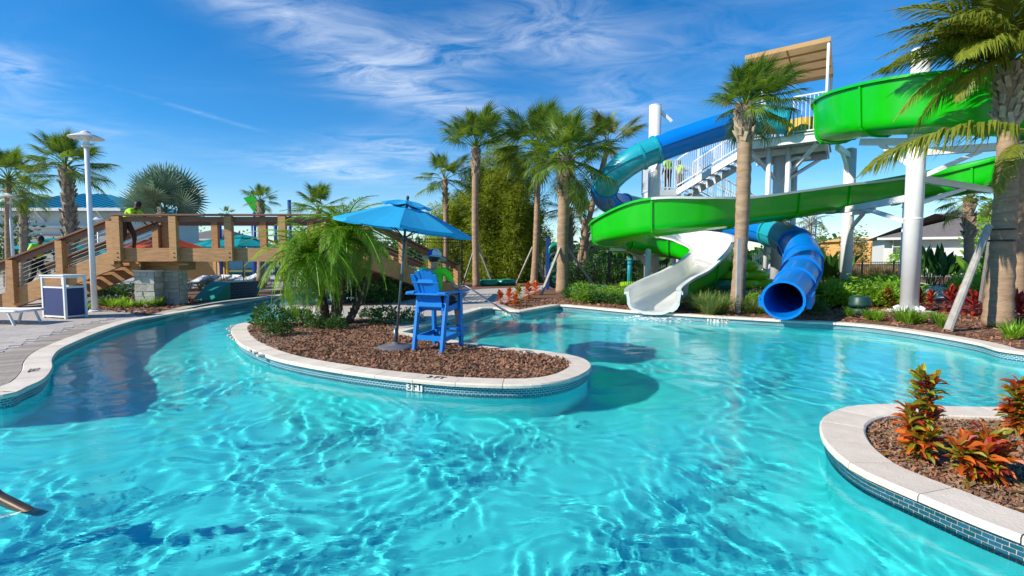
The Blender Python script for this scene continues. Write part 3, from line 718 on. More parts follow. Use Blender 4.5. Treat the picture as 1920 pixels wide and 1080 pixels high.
def sabal(px, Y, cx, cy, r_px, w_px, label, n=34, topw=None, base_px=None, **k):
    """trunk at px, crown centre at (cx, cy), crown radius and trunk width as seen at distance Y"""
    b = gz(base_px or px, Y); tp = A(cx, cy, Y); s = r_px / 960 * Y / 1.72
    r = w_px / 960 * Y / 2
    return palm('palm_tree', label, b, tp, r, (topw or w_px * .85) / 960 * Y / 2, n, s, **k)
sabal(130, 20, 124, 312, 66, 18, 'sabal palm with shaggy trunk rising behind the wooden bridge stairs, beside the tall street lamp', boots=70, bootlen=3.0, seed=1, topw=18, el=(85, -20), n=30, smooth='trunkgrey')
sabal(14, 22, 16, 335, 68, 11, 'slim smooth palm beside the small lamp at the far left', seed=2, n=28, el=(85, -40))
sabal(40, 25, 42, 360, 45, 14, 'low rough-trunked palm just right of the slim smooth palm', seed=3, boots=26, bootlen=2, n=18, smooth='trunkgrey')
bis_b, bis_t = gz(311, 18.6), A(309, 398, 18.6)
bis = palm('palm_tree', 'silver-green fan palm with stiff round leaves behind the bridge railing', bis_b, bis_t, .27, .25, 0, 1, boots=36, bootlen=2.0, seed=4, smooth='trunkgrey', swell=1.05)
for i, (az, el, roll, sc) in enumerate([(180, 30, 75, .95), (176, 58, 70, 1.0), (150, 78, 40, 1.0), (90, 82, 0, 1.0), (268, 76, 5, .95), (0, 30, -75, .95), (4, 58, -70, 1.0), (30, 78, -40, 1.0), (200, 12, 62, .85), (342, 12, -62, .85), (95, 50, 0, .9), (262, 40, 8, .8), (310, 55, -30, .9), (230, 55, 30, .9)]):
    link('frond', BIS[i % 3], bis, Matrix.Translation(bis_t - bis_b) @ Matrix.Rotation(R(az), 4, 'Z') @ Matrix.Rotation(-R(el), 4, 'Y') @ Matrix.Rotation(R(roll), 4, 'X') @ Matrix.Scale(sc * 1.02, 4))
sabal(487, 28, 488, 375, 32, 14, 'small palm behind the middle of the bridge, before the green sail', seed=5, boots=24, bootlen=1.6, n=20, smooth='trunkgrey', el=(85, -20))
sabal(425, 60, 425, 402, 18, 6, 'tiny distant palm above the bridge rail, left of the green sail', seed=6, n=12)
sabal(597, 25, 597, 392, 55, 11, 'fan palm poking up behind the feathery palm clump', seed=7, n=18, el=(85, -10))
sabal(893, 27, 893, 276, 76, 12, 'tall slim palm with an upswept crown left of the bamboo', seed=8, boots=44, bootlen=1.4, n=26, el=(86, 22), topw=13, group='staked palms behind the walkway')
sabal(1001, 29, 1008, 278, 88, 12, 'tall slim palm standing right of the bamboo', seed=9, n=36, el=(85, -30), group='staked palms behind the walkway')
sabal(1053, 22.6, 1062, 295, 90, 21, 'stout palm with a dense dark crown left of the black fence', base_px=1055, seed=10, boots=60, bootlen=1.7, n=46, el=(85, -42), topw=22, group='staked palms behind the walkway', dead=1)
sabal(835, 31, 834, 335, 58, 11, 'short palm with yellowish crown above the blue umbrella', seed=11, boots=22, bootlen=1.8, n=18, el=(85, -30), smooth='trunk')
sabal(1078, 31, 1140, 275, 75, 11, 'leaning palm whose crown shows behind the stout palm near the blue slide bend', seed=12, n=20, kind=SABO, el=(80, -35))
sabal(1068, 35, 1067, 390, 48, 15, 'dark low palm directly behind the stout palm trunk', seed=13, boots=24, bootlen=2, n=16, smooth='trunkgrey')
sabal(1099, 37, 1097, 412, 42, 15, 'yellowish low palm under the blue slide bend', seed=14, boots=24, bootlen=2, n=16, kind=SABO)
sabal(1386, 14.9, 1397, 198, 80, 23, 'staked palm standing at the pool edge in front of the slide tower', base_px=1384, seed=15, boots=54, bootlen=.95, n=56, wind=1.0, el=(86, -20), topw=26, group='staked palms at the pool edge', dead=2)
sabal(1822, 26, 1818, 372, 56, 17, 'palm with shaggy trunk in front of the white house', seed=16, boots=60, bootlen=1.9, n=28, kind=SABO, el=(82, -40))
# the big palm at the right edge, with long hanging fronds
BIGF = [feather_frond(3.3, 80, .98, d, 'frondyel', seed=60 + i, hang=hg, arch=.2, wid=.045) for i, (d, hg) in enumerate(((.5, .8), (.7, 1.1), (.9, 1.3)))]
bp_b, bp_t = G(1870, 612), A(1893, 122, 11.8)
big = palm('palm_tree', 'thick-trunked palm at the right edge with long drooping fronds', bp_b, bp_t, .265, .17, 0, 1, boots=60, bootlen=1.3, seed=17, swell=1.1, group='staked palms at the pool edge')
c0 = bp_t - bp_b
for i, (az, el, sc, me) in enumerate([(188, 14, 1.0, 0), (205, 30, 1.0, 1), (172, 40, .95, 1), (150, 20, .9, 0), (225, 50, .95, 0), (120, 35, .95, 1), (60, 40, 1, 0), (20, 15, 1, 1), (340, 30, 1, 0), (300, 15, 1, 2), (265, 55, .9, 1), (90, 60, .9, 0), (250, 22, .85, 2), (165, 62, .85, 0), (130, -5, .7, 2), (0, 65, .9, 0), (40, 5, .9, 2), (280, 70, .8, 1), (195, -2, .62, 2), (181, 26, 1.0, 1), (196, 20, 1.02, 0), (178, 48, 1.0, 1), (212, 14, .9, 1), (165, 5, .8, 2), (200, 60, 1, 0)]):
    link('frond', BIGF[me], big, Matrix.Translation(c0) @ Matrix.Rotation(R(az), 4, 'Z') @ Matrix.Rotation(-R(el), 4, 'Y') @ Matrix.Scale(sc, 4))
# its low, half dry frond that reaches far to the left
lf = feather_frond(3.9, 120, 1.08, .60, 'frondyel', seed=71, hang=.95, arch=.10, wid=.055, tipless=.05)
pt2 = A(1925, 248, 10.6) - bp_b
link('frond', lf, big, Matrix.Translation(pt2 + Vector((.12, 0, .0))) @ Matrix.Rotation(R(178), 4, 'Z') @ Matrix.Rotation(R(-6), 4, 'Y'))
link('frond', BIGF[2], big, Matrix.Translation(A(1935, 262, 11.5) - bp_b) @ Matrix.Rotation(R(196), 4, 'Z') @ Matrix.Rotation(R(22), 4, 'Y') @ Matrix.Scale(.55, 4))
sabal(1912, 14.2, 1935, 60, 150, 24, 'shaded palm trunk directly behind the thick palm at the right edge', seed=18, n=14, boots=30, bootlen=1.2, kind=SABO, group='staked palms at the pool edge')
QUEEN = [feather_frond(2.2, 34, .5, d, 'frondyel', seed=80 + i, hang=.9, arch=.45) for i, d in enumerate((.7, 1.0))]
palm('palm_tree', 'distant feathery palm between the blue tube and the grey post', gz(1520, 40), A(1519, 424, 40), .14, .11, 14, .85, kind=QUEEN, el=(75, -15), seed=19)
palm('palm_tree', 'feathery palm far behind the blue tube bend', gz(1490, 44), A(1490, 405, 44), .14, .11, 14, .9, kind=QUEEN, el=(75, -15), seed=20)

# feathery clump on the peninsula
PYG = [feather_frond(1.5, 52, .36, d, 'pygmy', seed=90 + i, hang=.75, arch=.42, wid=.016) for i, d in enumerate((.75, 1.0, 1.3))]
pb = G(632, 608)
clump = thing('feather_palm_clump', pb, 'feathery date palm clump with three dark leaning trunks on the mulch peninsula', 'palm tree')
for tx, ty, w_, n, sc, el, sd in ((647, 446, .125, 58, 1.08, (64, -36), 1), (582, 486, .10, 48, 1.06, (60, -44), 2), (688, 520, .09, 0, .7, (70, -30), 3)):
    b = pb + Vector(((-.08, 0, 0), (-.28, .1, 0), (.22, .05, 0))[sd - 1]); tp = A(tx, ty, pb.y + (.0, -.15, .3)[sd - 1])
    rng = random.Random(sd); K = 26; P = [b.lerp(tp, k / K) + Vector((.05 * math.sin(k / K * 3.1), 0, 0)) for k in range(K + 1)]
    MB().tube(P, [w_ * (1.05 - .2 * k / K) * (1.10 if k % 2 else .93) for k in range(K + 1)], 11).build('trunk', 'boothairy', clump)
    nb = 44 if sd == 1 else 26
    for i in range(nb):                                  # old leaf bases as a rough diamond pattern
        k = int((i + .5) / nb * K); a = i * 2.4; p = P[k] - pb
        link('leaf_base', BOOT, clump, Matrix.Translation(p) @ Matrix.Rotation(a, 4, 'Z') @ Matrix.Translation((0, -w_ * .86, 0)) @ Matrix.Scale(.34, 4))
    for i in range(n):
        q = (i + .5) / n; e = R(el[0] + (el[1] - el[0]) * q + rng.uniform(-8, 8)); a = i * 2.39996 + rng.uniform(-.3, .3)
        link('frond', PYG[min(2, int(q * 3))], clump, Matrix.Translation(tp - pb) @ Matrix.Rotation(a, 4, 'Z') @ Matrix.Rotation(-e, 4, 'Y') @ Matrix.Scale(sc * rng.uniform(.8, 1.1), 4))

# ---------------------------------------------------------------- palm stakes
def stakes(px, Y, zt, feet, what, w=.055):
    for k, (fx, fy) in enumerate(feet):
        f = G(fx, fy, .185); tp = Vector((A(px, 480, Y).x, Y, zt)); d = (f - tp); d.z = 0; d.normalize()
        t = thing('palm_stake', f, ('grey timber stake propping the %s, foot at its %s' % (what, 'left' if fx < px else 'right')) if what != 'x' else '', 'stake', 'timber stakes propping the palms')
        MB().bar(f + Vector((0, 0, -.03)), tp + d * .12, w, w * .9).build('plank', 'stake', t)
stakes(893, 27, 2.35, [(868, 533), (925, 535)], 'tall palm left of the bamboo', .09)
stakes(1001, 29, 2.3, [(968, 531), (1022, 531)], 'tall palm right of the bamboo', .09)
stakes(1055, 22.6, 2.3, [(1014, 553), (1122, 546)], 'stout palm by the black fence', .10)
f = G(1383, 587); t = thing('palm_stake', f, 'short square timber post strapped upright against the pool-edge palm', 'stake', 'timber stakes propping the palms')
MB().bar(f + Vector((0, 0, -.02)), A(1386, 447, f.y + .02), .12, .10).build('plank', 'stake', t)
f = G(1777, 621); t = thing('palm_stake', f, 'long round timber prop slanting up to the thick palm at the right edge', 'stake', 'timber stakes propping the palms')
MB().tube([f, A(1854, 424, 11.5)], [.085, .07], 10).build('plank', 'stake', t)
f = G(1838, 590); t = thing('palm_stake', f, 'shaded timber prop close behind the thick palm trunk', 'stake', 'timber stakes propping the palms')
MB().tube([f, A(1862, 430, 12.3)], [.085, .07], 10).build('plank', 'stake', t)
mb = MB()
tb = big
for zz in (432, 452):
    q = A(1872, zz, 12)
    mb.lathe([(.262, -.02), (.269, 0), (.262, .02)], (bp_b.x + (bp_t.x - bp_b.x) * (q.z / bp_t.z) - .02, bp_b.y + (bp_t.y - bp_b.y) * (q.z / bp_t.z), q.z), 18)
mb.build('strap', 'darkmetal', big)

# ---------------------------------------------------------------- bamboo
def bamboo(px0, px1, Y, ptop, label, n, leaves, seed):
    rng = random.Random(seed); b0, b1 = gz(px0, Y), gz(px1, Y); c = (b0 + b1) / 2; t = thing('bamboo_clump', c, label, 'bamboo')
    hw = (b1.x - b0.x) / 2; H = A((px0 + px1) / 2, ptop, Y).z; hw *= 1.25; cul = MB(); lv = MB()
    for i in range(n):
        a = rng.uniform(0, 6.283); r = rng.random() ** .5; bx, by = hw * .72 * r * math.cos(a), 1.5 * r * math.sin(a)
        h = H * rng.uniform(.5, 1.0) * (1 - .75 * (abs(bx) / hw) ** 1.3); lean = Vector((bx * .6 + rng.uniform(-.6, .6), by * .4 + rng.uniform(-.6, .6), 0))
        P = [c + Vector((bx, by, 0)) + lean * (q * q) + Vector((0, 0, h * (q - .10 * q ** 4))) for q in [k / 8 for k in range(9)]]
        if i < 60: cul.tube(P, [.035 * (1 - .8 * k / 8) for k in range(9)], 5, False)
        m = leaves // n; ptone = rng.random()
        for j in range(m):
            q = 1 - rng.random() ** 1.35 * .95; f = q * 8; k = min(7, int(f)); p = P[k].lerp(P[k + 1], f - k)
            sp = .75 * (1.2 - q * .7); a2 = rng.uniform(0, 6.283); o = Vector((math.cos(a2) * sp * rng.random(), math.sin(a2) * sp * rng.random(), rng.uniform(-.35, .2)))
            for _ in range(4):
                d = Vector((math.cos(a2) + rng.gauss(0, .5), math.sin(a2) + rng.gauss(0, .5), rng.gauss(-.45, .5))).normalized(); s = d.cross(Vector((rng.gauss(0, 1), rng.gauss(0, 1), rng.gauss(0, 1)))).normalized()
                l = rng.uniform(.13, .28); pp = p + o + Vector((rng.gauss(0, .08), rng.gauss(0, .08), rng.gauss(0, .08)))
                lv.add([pp, pp + d * l * .4 + s * l * .08, pp + d * l, pp + d * l * .4 - s * l * .08], [(0, 1, 2, 3)], 0, .3 * rng.random() + .7 * ptone)
    cul.build('culms', 'culm', t); o = lv.build('foliage', 'bamboo', t); o['kind'] = 'stuff'
bamboo(882, 1000, 32, 205, 'tall yellow-green bamboo clump between the two tall slim palms', 120, 40000, 4)
bamboo(805, 900, 34, 345, 'lower yellow-green bamboo clump left of the tall one', 80, 18000, 5)
bamboo(560, 640, 30, 398, 'pale bamboo tops behind the feathery palm clump', 40, 2400, 6)

# ---------------------------------------------------------------- shrubs, grasses, flowers
SHR = [leaf_cloud(560, .44, .44, .115, 'shrub', seed=i) for i in range(3)]
SHRB = [leaf_cloud(520, .5, .5, .13, 'bright', seed=10 + i, asp=.35) for i in range(3)]
SHRO = [leaf_cloud(420, .5, .5, .09, 'olive', seed=20 + i, asp=.3) for i in range(2)]
SHRD = [leaf_cloud(900, .9, 1.1, .16, 'shrub', seed=30 + i) for i in range(2)]
TUF = [blade_tuft(90, .42, .34, .022, 'bright', seed=i) for i in range(2)]
GRA = [blade_tuft(330, .85, .62, .016, 'grassm', seed=5, bend=.9)]
DRY = [blade_tuft(220, .9, .5, .02, 'dry', seed=8)]
def plant(name, label, meshes, loc, sc=1, cat='plant', part='crown', group=None, stem=None, rz=None, sz=1):
    t = thing(name, loc, label, cat, group)
    ms = meshes if isinstance(meshes, list) else [meshes]
    link(part, random.choice(ms), t, Matrix.Rotation(random.uniform(0, 6.28) if rz is None else rz, 4, 'Z') @ Matrix.Diagonal((sc, sc, sc * sz, 1)))
    if stem: MB().tube([Vector(loc) + Vector((0, 0, -.03)), Vector(loc) + Vector((0, 0, stem))], .02, 6).build('stem', 'culm', t)
    return t
# peninsula shrubs: a low one is a few upright leafy shoots
for k, (x, y, sc, lb) in enumerate([(505, 614, .72, 'round leafy green shrub at the left tip of the mulch peninsula'), (523, 630, .5, 'smaller green shrub just in front of the left-tip shrub'), (568, 607, .5, 'dark shrub left of the feathery palm trunks'),
                                    (592, 617, .46, 'low spreading shrub in front of the leaning palm trunk'), (632, 618, .42, 'low green shrub at the foot of the upright feathery palm trunk'), (725, 608, .62, 'dark leafy shrub between the palm clump and the umbrella pole'), (770, 607, .5, 'dark shrub between the umbrella pole and the blue chair'), (692, 598, .42, 'small shrub on the walkway side right of the palm trunks'), (550, 600, .4, 'small dark shrub beside the diagonal coping')]):
    plant('shrub', lb, SHR, G(x, y, .19), sc * 1.2, 'shrub', group='shrubs on the mulch peninsula', stem=.15, sz=1.25)
# orange crotons left of the white flume
CRO = [rosette(44, .20, .065, m, seed=i, el=(-5, 75), stem=.24, z=.04) for i, m in enumerate(('croton', 'crotong', 'croton', 'croton'))]
TI = [rosette(40, .33, .075, 'red', seed=9 + i, el=(0, 80), stem=.34, z=.04) for i in range(2)]
for k, (x, y, sc) in enumerate([(938, 570, 1.0), (955, 568, 1.1), (972, 564, 1.2), (990, 560, 1.3), (1004, 553, 1.2), (966, 574, .9)]):
    plant('croton', 'orange and red croton in the bed between walkway and pool', CRO, G(x, y, .19), sc * 1.25, 'shrub', 'leaves', 'orange crotons by the walkway')
for k, (x, y, sc, lb) in enumerate([(1664, 578, 1.0, 'dark red plant beside the green speaker'), (1722, 585, 1.1, 'red-leaved plant at the foot of the white slide post'), (1745, 580, .95, 'red-leaved plant just right of the white slide post'), (1782, 586, 1.25, 'tall red-leaved plant left of the slanting timber prop'), (1803, 588, 1.25, 'tall red-leaved plant behind the slanting timber prop'), (1824, 592, 1.15, 'red-leaved plant between the prop and the thick palm'), (1912, 612, 1.2, 'dark red plant right of the thick palm trunk'), (1905, 600, 1.2, 'dark red plant half hidden by the thick palm trunk')]):
    plant('red_leaf_plant', lb, TI, G(x, y, .19), sc * 1.1, 'plant', 'leaves', 'red-leaved plants in the far bed')
for k, (x, y, sc, lb) in enumerate([(1330, 590, 1.0, 'fountain grass right of the white flume'), (1352, 588, .9, 'fountain grass left of the pool-edge palm'), (1405, 588, .7, 'grass clump just right of the pool-edge palm'), (1312, 583, .9, 'fountain grass tucked against the white flume')]):
    plant('ornamental_grass', lb, GRA, G(x, y, .19), sc * 1.05, 'grass', 'blades', 'fountain grasses by the pool-edge palm')
for x, y, sc, w_ in [(1628, 600, 1.0, 'just right of the green speaker'), (1645, 602, .9, 'second to the right of the green speaker'), (1690, 604, 1.2, 'left in front of the thick white post'), (1705, 608, 1.2, 'right in front of the thick white post foot'), (1722, 606, 1.0, 'right of the thick white post foot'), (1756, 606, 1.0, 'left of the slanting prop, farther from the coping'), (1766, 614, .9, 'at the foot of the slanting prop'), (1896, 636, 1.1, 'right of the thick palm, nearest the coping'), (1912, 630, 1.1, 'at the right picture edge beside the thick palm'), (1592, 594, .8, 'left of the green speaker'), (1445, 588, .8, 'left of the blue tube mouth'), (1425, 589, .8, 'between the pool-edge palm and the tube mouth')]:
    plant('grass_tuft', 'bright green grassy tuft ' + w_, TUF, G(x, y, .19), sc * .95, 'grass', 'blades', 'green tufts along the far coping')
rng = random.Random(3)
for k in range(34):                                      # leafy ground cover behind
    x = rng.uniform(1540, 1690); y = rng.uniform(552, 577); p = G(x, y, .19)
    plant('green_shrub', 'leafy bright green shrub in the mass beside the blue tube exit', SHRB, p, rng.uniform(1.0, 1.5), 'shrub', group='bright green shrubs beside the blue tube')
for k in range(34):
    x = rng.uniform(1070, 1190); y = rng.uniform(548, 573); p = G(x, y, .19)
    plant('low_shrub', 'low green shrub along the bed before the black fence', SHR if k % 3 else SHRB, p, rng.uniform(.55, .95), 'shrub', group='low shrubs before the black fence')
for k in range(16):
    x = rng.uniform(1285, 1440); y = rng.uniform(556, 576)
    plant('leafy_shrub', 'green shrub around the foot of the pool-edge palm', SHRB if k % 2 else SHRO, G(x, y, .19), rng.uniform(.6, 1.0), 'shrub', group='shrubs under the slides')
for k in range(26):
    x = rng.uniform(880, 1010); y = rng.uniform(516, 531)
    plant('green_bush', 'green bush behind the walkway under the bamboo', SHRD if k % 2 else SHRB, G(x, y, .17), rng.uniform(.6, 1.1) * (1 if k % 2 else 1.8), 'bush', group='bushes under the bamboo')
for k in range(9):
    x = rng.uniform(640, 770); y = rng.uniform(552, 568)
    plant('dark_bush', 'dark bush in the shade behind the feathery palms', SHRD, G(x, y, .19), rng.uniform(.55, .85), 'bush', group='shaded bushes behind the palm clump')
for x, y, w_ in [(196, 574, 'just right of the tall lamp post'), (212, 577, 'second from the tall lamp post'), (226, 575, 'third from the tall lamp post'), (240, 578, 'left of the stone pier'), (262, 577, 'in front of the stone pier, left side'), (282, 575, 'in front of the stone pier, right side'), (300, 574, 'between the two stone piers'), (160, 583, 'left of the tall lamp post behind the bin'), (440, 553, 'before the dark mosaic wall, left'), (462, 551, 'before the dark mosaic wall, right'), (405, 557, 'before the teal sloping end')]:
    plant('grass_tuft', 'bright grassy tuft ' + w_, TUF, G(x, y, .19), rng.uniform(.8, 1.15), 'grass', 'blades', 'grassy tufts under the bridge')
for k in range(20):
    x = rng.uniform(350, 500); y = rng.uniform(532, 548)
    plant('brown_grass', 'olive brown grass along the river bank behind the bridge', DRY if k % 3 == 0 else SHRO, G(x, y, .18), rng.uniform(.6, 1.1), 'grass', 'blades', 'brown grasses on the river bank')
for k in range(9):
    x = rng.uniform(160, 245); y = rng.uniform(545, 562)
    plant('bank_shrub', 'shrub in the bed behind the bridge stairs', SHRO if k % 2 else SHR, G(x, y, .18), rng.uniform(.6, 1.2), 'shrub', group='shrubs behind the bridge stairs')
for k in range(26):
    x = rng.uniform(1570, 1690); y = rng.uniform(518, 525)
    plant('dry_grass', 'dry golden grass before the far black fence', DRY, G(x, y, .18), rng.uniform(1.0, 1.6), 'grass', 'blades', 'dry grasses beyond the far pool')
for k in range(14):
    x = 1066 + k * 13 + rng.uniform(-5, 5); Y = rng.uniform(28.5, 31)
    plant('hedge_bush', 'dark hedge bush in the row behind the black fence', SHRD, gz(x, Y), rng.uniform(.9, 1.25), 'bush', group='hedge bushes behind the black fence')
# crotons in the near bed, built of single leaves
CLEAF = [MB().add([(0, 0, 0), (.035, .32, .02), (0, .5, -.01), (.018, .8, .0), (0, 1, -.12), (-.018, .8, .0), (-.035, .32, .02)], [(0, 1, 2), (1, 3, 2), (3, 4, 2), (2, 4, 5), (6, 2, 5), (0, 2, 6)], 0, [0, .2, .6, .4, .9, .5, .3]).mesh('leaf', m) for m in ('croton', 'crotong', 'crotond')]
for me in CLEAF:
    me.transform(Matrix.Diagonal((5.6, .86, 1.4, 1)))
def croton(base, label, stems, seed, ll=.15):
    rng = random.Random(seed); t = thing('croton', base, label, 'shrub', 'crotons in the near flower bed'); st = MB()
    for (dx, dy, h, nl, mix, z0) in stems:
        P = [Vector(base) + Vector((dx * q, dy * q, h * q)) for q in (0, .35, .7, 1)]; st.tube(P, [.009, .008, .007, .005], 6, False)
        for i in range(nl):
            q = z0 + (1 - z0) * (i / nl) ** .8; p = Vector((dx * q, dy * q, h * q)); a = i * 2.4 + rng.uniform(-.4, .4); e = R(rng.uniform(-32, 30) + 45 * q * q)
            r_ = rng.random(); me = CLEAF[0 if r_ < mix[0] else (1 if r_ < mix[0] + mix[1] else 2)]; l = ll * rng.uniform(.65, 1.25)
            link('leaf', me, t, Matrix.Translation(p) @ Matrix.Rotation(a, 4, 'Z') @ Matrix.Rotation(e, 4, 'X') @ Matrix.Rotation(R(rng.uniform(-35, 35)), 4, 'Y') @ Matrix.Scale(l, 4))
    st.build('stem', 'culm', t)
MIXO, MIXG = (.50, .38, .12), (.18, .46, .36)
croton(G(1722, 868, .14), 'tall croton with a dark leafy top and orange lower leaves in the near bed', [(.06, .0, .66, 60, MIXG, .5), (-.05, .06, .42, 60, MIXO, .2), (.10, .03, .38, 54, MIXO, .2), (-.08, -.02, .30, 26, (.6, .35, .05), .25), (.02, .05, .70, 36, (.1, .7, .2), .65), (.03, -.08, .26, 40, MIXO, .15)], 2, .145)
croton(G(1832, 905, .14), 'low wide croton with bright orange leaves in the middle of the near bed', [(-.16, .0, .28, 50, MIXO, .2), (.1, .05, .32, 56, MIXO, .2), (.2, .08, .3, 44, MIXO, .2), (.0, -.06, .26, 34, (.5, .15, .35), .25), (.16, -.02, .24, 34, (.55, .2, .25), .3), (-.03, .1, .28, 30, MIXO, .3), (.05, .0, .22, 40, (.3, .2, .5), .1)], 3, .155)
croton(G(1908, 822, .14), 'upright orange croton at the right edge of the picture', [(-.04, .0, .46, 50, MIXO, .35), (.04, .04, .5, 46, MIXO, .4), (.0, -.04, .36, 34, (.3, .6, .1), .3), (.08, .0, .42, 44, MIXO, .3), (-.08, .0, .3, 44, MIXO, .3)], 4, .15)
croton(G(1990, 880, .14), 'croton just outside the right edge, beside the upright orange one', [(-.04, .0, .36, 40, MIXO, .35), (.06, .04, .4, 40, MIXO, .4)], 5, .14)
# paddle-leaved plants
PAD = [MB().add([(-.02, 0, 0), (.02, 0, 0), (.02, .0, .8), (-.02, .0, .8)], [(0, 1, 2, 3)], 0, .2).add([(0, 0, .75), (.15, -.05, 1.0), (.17, -.07, 1.3), (.10, -.02, 1.65), (0, .10, 1.9), (-.10, -.02, 1.65), (-.17, -.07, 1.3), (-.15, -.05, 1.0), (0, .02, 1.15), (0, .05, 1.5)], [(0, 1, 8), (1, 2, 9, 8), (2, 3, 9), (3, 4, 9), (4, 5, 9), (5, 6, 9), (6, 7, 8, 9), (7, 0, 8)], 0, .5).mesh('leaf', m) for m in ('shrub', 'bright')]
def paddles(px, py, H, n, label, m=0, seed=0):
    b = G(px, py, .18); t = thing('bird_of_paradise', b, label, 'plant', 'paddle-leaved plants'); rng = random.Random(seed + n)
    for i in range(n):
        a = rng.uniform(0, 6.28); e = R(rng.uniform(4, 42)); s = H / 1.9 * rng.uniform(.6, 1.05)
        link('leaf', PAD[m], t, Matrix.Translation((rng.uniform(-.2, .2), rng.uniform(-.2, .2), 0)) @ Matrix.Rotation(a, 4, 'Z') @ Matrix.Rotation(e, 4, 'X') @ Matrix.Rotation(rng.uniform(0, 6.28), 4, 'Z') @ Matrix.Scale(s, 4))
paddles(1745, 536, 2.5, 26, 'bird of paradise plant with big paddle leaves before the white house', 0)
paddles(1768, 538, 1.9, 18, 'lower paddle-leaved plant right beside the bird of paradise', 0, 3)
paddles(1556, 552, 2.3, 16, 'dark paddle-leaved plant between blue tube and grey post', 0, 4)
paddles(1850, 545, 2.0, 26, 'lush bright paddle-leaved plant left of the thick palm', 1, 5)
paddles(1880, 540, 2.6, 24, 'tall bright paddle-leaved plant behind the thick palm', 1, 6)
for k in range(12):
    x = rng.uniform(1800, 1915); y = rng.uniform(540, 556)
    plant('broadleaf_shrub', 'yellow-green broadleaf shrub behind the timber prop', SHRB, G(x, y, .18), rng.uniform(1.1, 1.8), 'shrub', group='broadleaf shrubs by the far pool')
for k in range(7):
    x = rng.uniform(1515, 1560); y = rng.uniform(560, 590)
    plant('dark_shrub', 'shaded dark shrub right of the blue tube exit', SHR, G(x, y, .19), rng.uniform(.8, 1.2), 'shrub', group='dark shrubs by the tube exit')

# far trees
def far_tree(px, Y, ptop, r_px, label, m='olive', name='leafy_tree'):
    b = gz(px, Y); H = A(px, ptop, Y).z; r = r_px / 960 * Y; t = thing(name, b, label, 'tree', 'trees in the distance')
    MB().tube([b, b + Vector((0, 0, H * .6))], [.12, .07], 7).build('trunk', 'trunkgrey', t)
    link('crown', leaf_cloud(900, r, H * .8, r * .22, m, seed=int(px), shell=.5), t, Matrix.Translation((0, 0, H * .15)))
for a in [(1530, 48, 415, 22, 'leafy tree far behind the grey slide post'), (1600, 60, 425, 26, 'leafy tree before the unfinished yellow house'), (1690, 44, 472, 22, 'round bright tree before the white house', 'bright'), (1880, 34, 380, 60, 'leafy yellow-green tree behind the thick palm trunk', 'bright'), (30, 30, 410, 48, 'dark tree behind the two palms at far left', 'shrub'), (8, 27, 425, 34, 'dark bushy tree at the left picture edge', 'shrub'), (1018, 38, 430, 24, 'small leafy tree between the two right palms'), (575, 55, 420, 34, 'pale tree behind the bridge end'), (440, 70, 440, 30, 'low green tree beyond the play posts', 'shrub'), (365, 75, 432, 34, 'green tree beyond the orange umbrella', 'bright'), (1480, 42, 470, 30, 'green tree behind the blue tube exit', 'bright'), (760, 45, 448, 60, 'dark tree behind the umbrella', 'shrub')]: far_tree(*a)
def treeline():
    rng = np.random.default_rng(2); mb = MB()
    for i in range(16000):
        th = rng.uniform(-62, 62); Y = rng.uniform(95, 125); x = Y * math.tan(R(th)); h = 3.2 + 1.6 * math.sin(x * .11) + 1.2 * math.sin(x * .31 + 1) + rng.normal(0, .5)
        z = rng.uniform(0, max(.8, h)); s = rng.uniform(.5, 1.1); a = Vector((rng.normal(), rng.normal(), rng.normal())).normalized() * s; b = a.cross(Vector((rng.normal(), rng.normal(), rng.normal()))).normalized() * s * .8; c = Vector((x, Y, z))
        mb.add([c - a, c + b, c + a, c - b], [(0, 1, 2, 3)], 0, rng.random())
    tag(mb.build('treeline', 'shrub'), kind='stuff')
treeline()
# ---------------------------------------------------------------- wooden bridge with stairs
def X(px, Y): return A(px, 480, Y).x
br = thing('wooden_bridge', (X(300, 16.9), 16.9, .185), 'tan timber footbridge with brown handrails, stairs and stone piers over the lazy river', 'bridge')
YF, YR = 16.0, 18.0; ZB0, ZB1, ZR = 1.63, 2.05, 3.07
xl, xr = X(216, YF), -4.9
for nm, y in (('beam', YF + .12), ('beam', YR)):
    MB().box(((xl + xr) / 2, y, (ZB0 + ZB1) / 2), (xr - xl, .2, ZB1 - ZB0)).build(nm, 'wood', br)
mb0 = MB().box((0, 0, 0), (.14, YR - YF - .35, .04)).mesh('plank', 'wood')
nx = int((xr - xl) / .15)
for i in range(nx): link('plank', mb0, br, Matrix.Translation(Vector((xl + .08 + i * .15, (YF + YR) / 2 + .06, 1.87)) - wloc(br)))
postm = MB().box((0, 0, 0), (.225, .15, 1.38)).mesh('post', 'wood')
pxs = [X(p, YF) for p in (225, 330, 433, 533, 633)] + [-5.05]
for x in pxs:
    for y in (YF - .06, YR + .18):
        p = link('post', postm, br, Matrix.Translation(Vector((x, y, 2.34)) - wloc(br)))
        if y < 17:
            b = MB()
            for zz in (-.58, -.45): b.lathe([(0, .0), (.02, .0), (.02, .012), (0, .014)], (0.03, -.076, zz), 8, axis=(0, -1, 0))
            link('bolt', b.mesh('bolt', 'darkmetal'), p)
for y in (YF - .02, YR + .14):
    MB().box(((xl + xr) / 2, y, ZR), (xr - xl + .1, .26, .05)).build('handrail', 'woodcap', br)
    MB().box(((xl + xr) / 2, y + .03, ZR - .13), (xr - xl, .06, .15)).build('rail_board', 'woodcap', br)
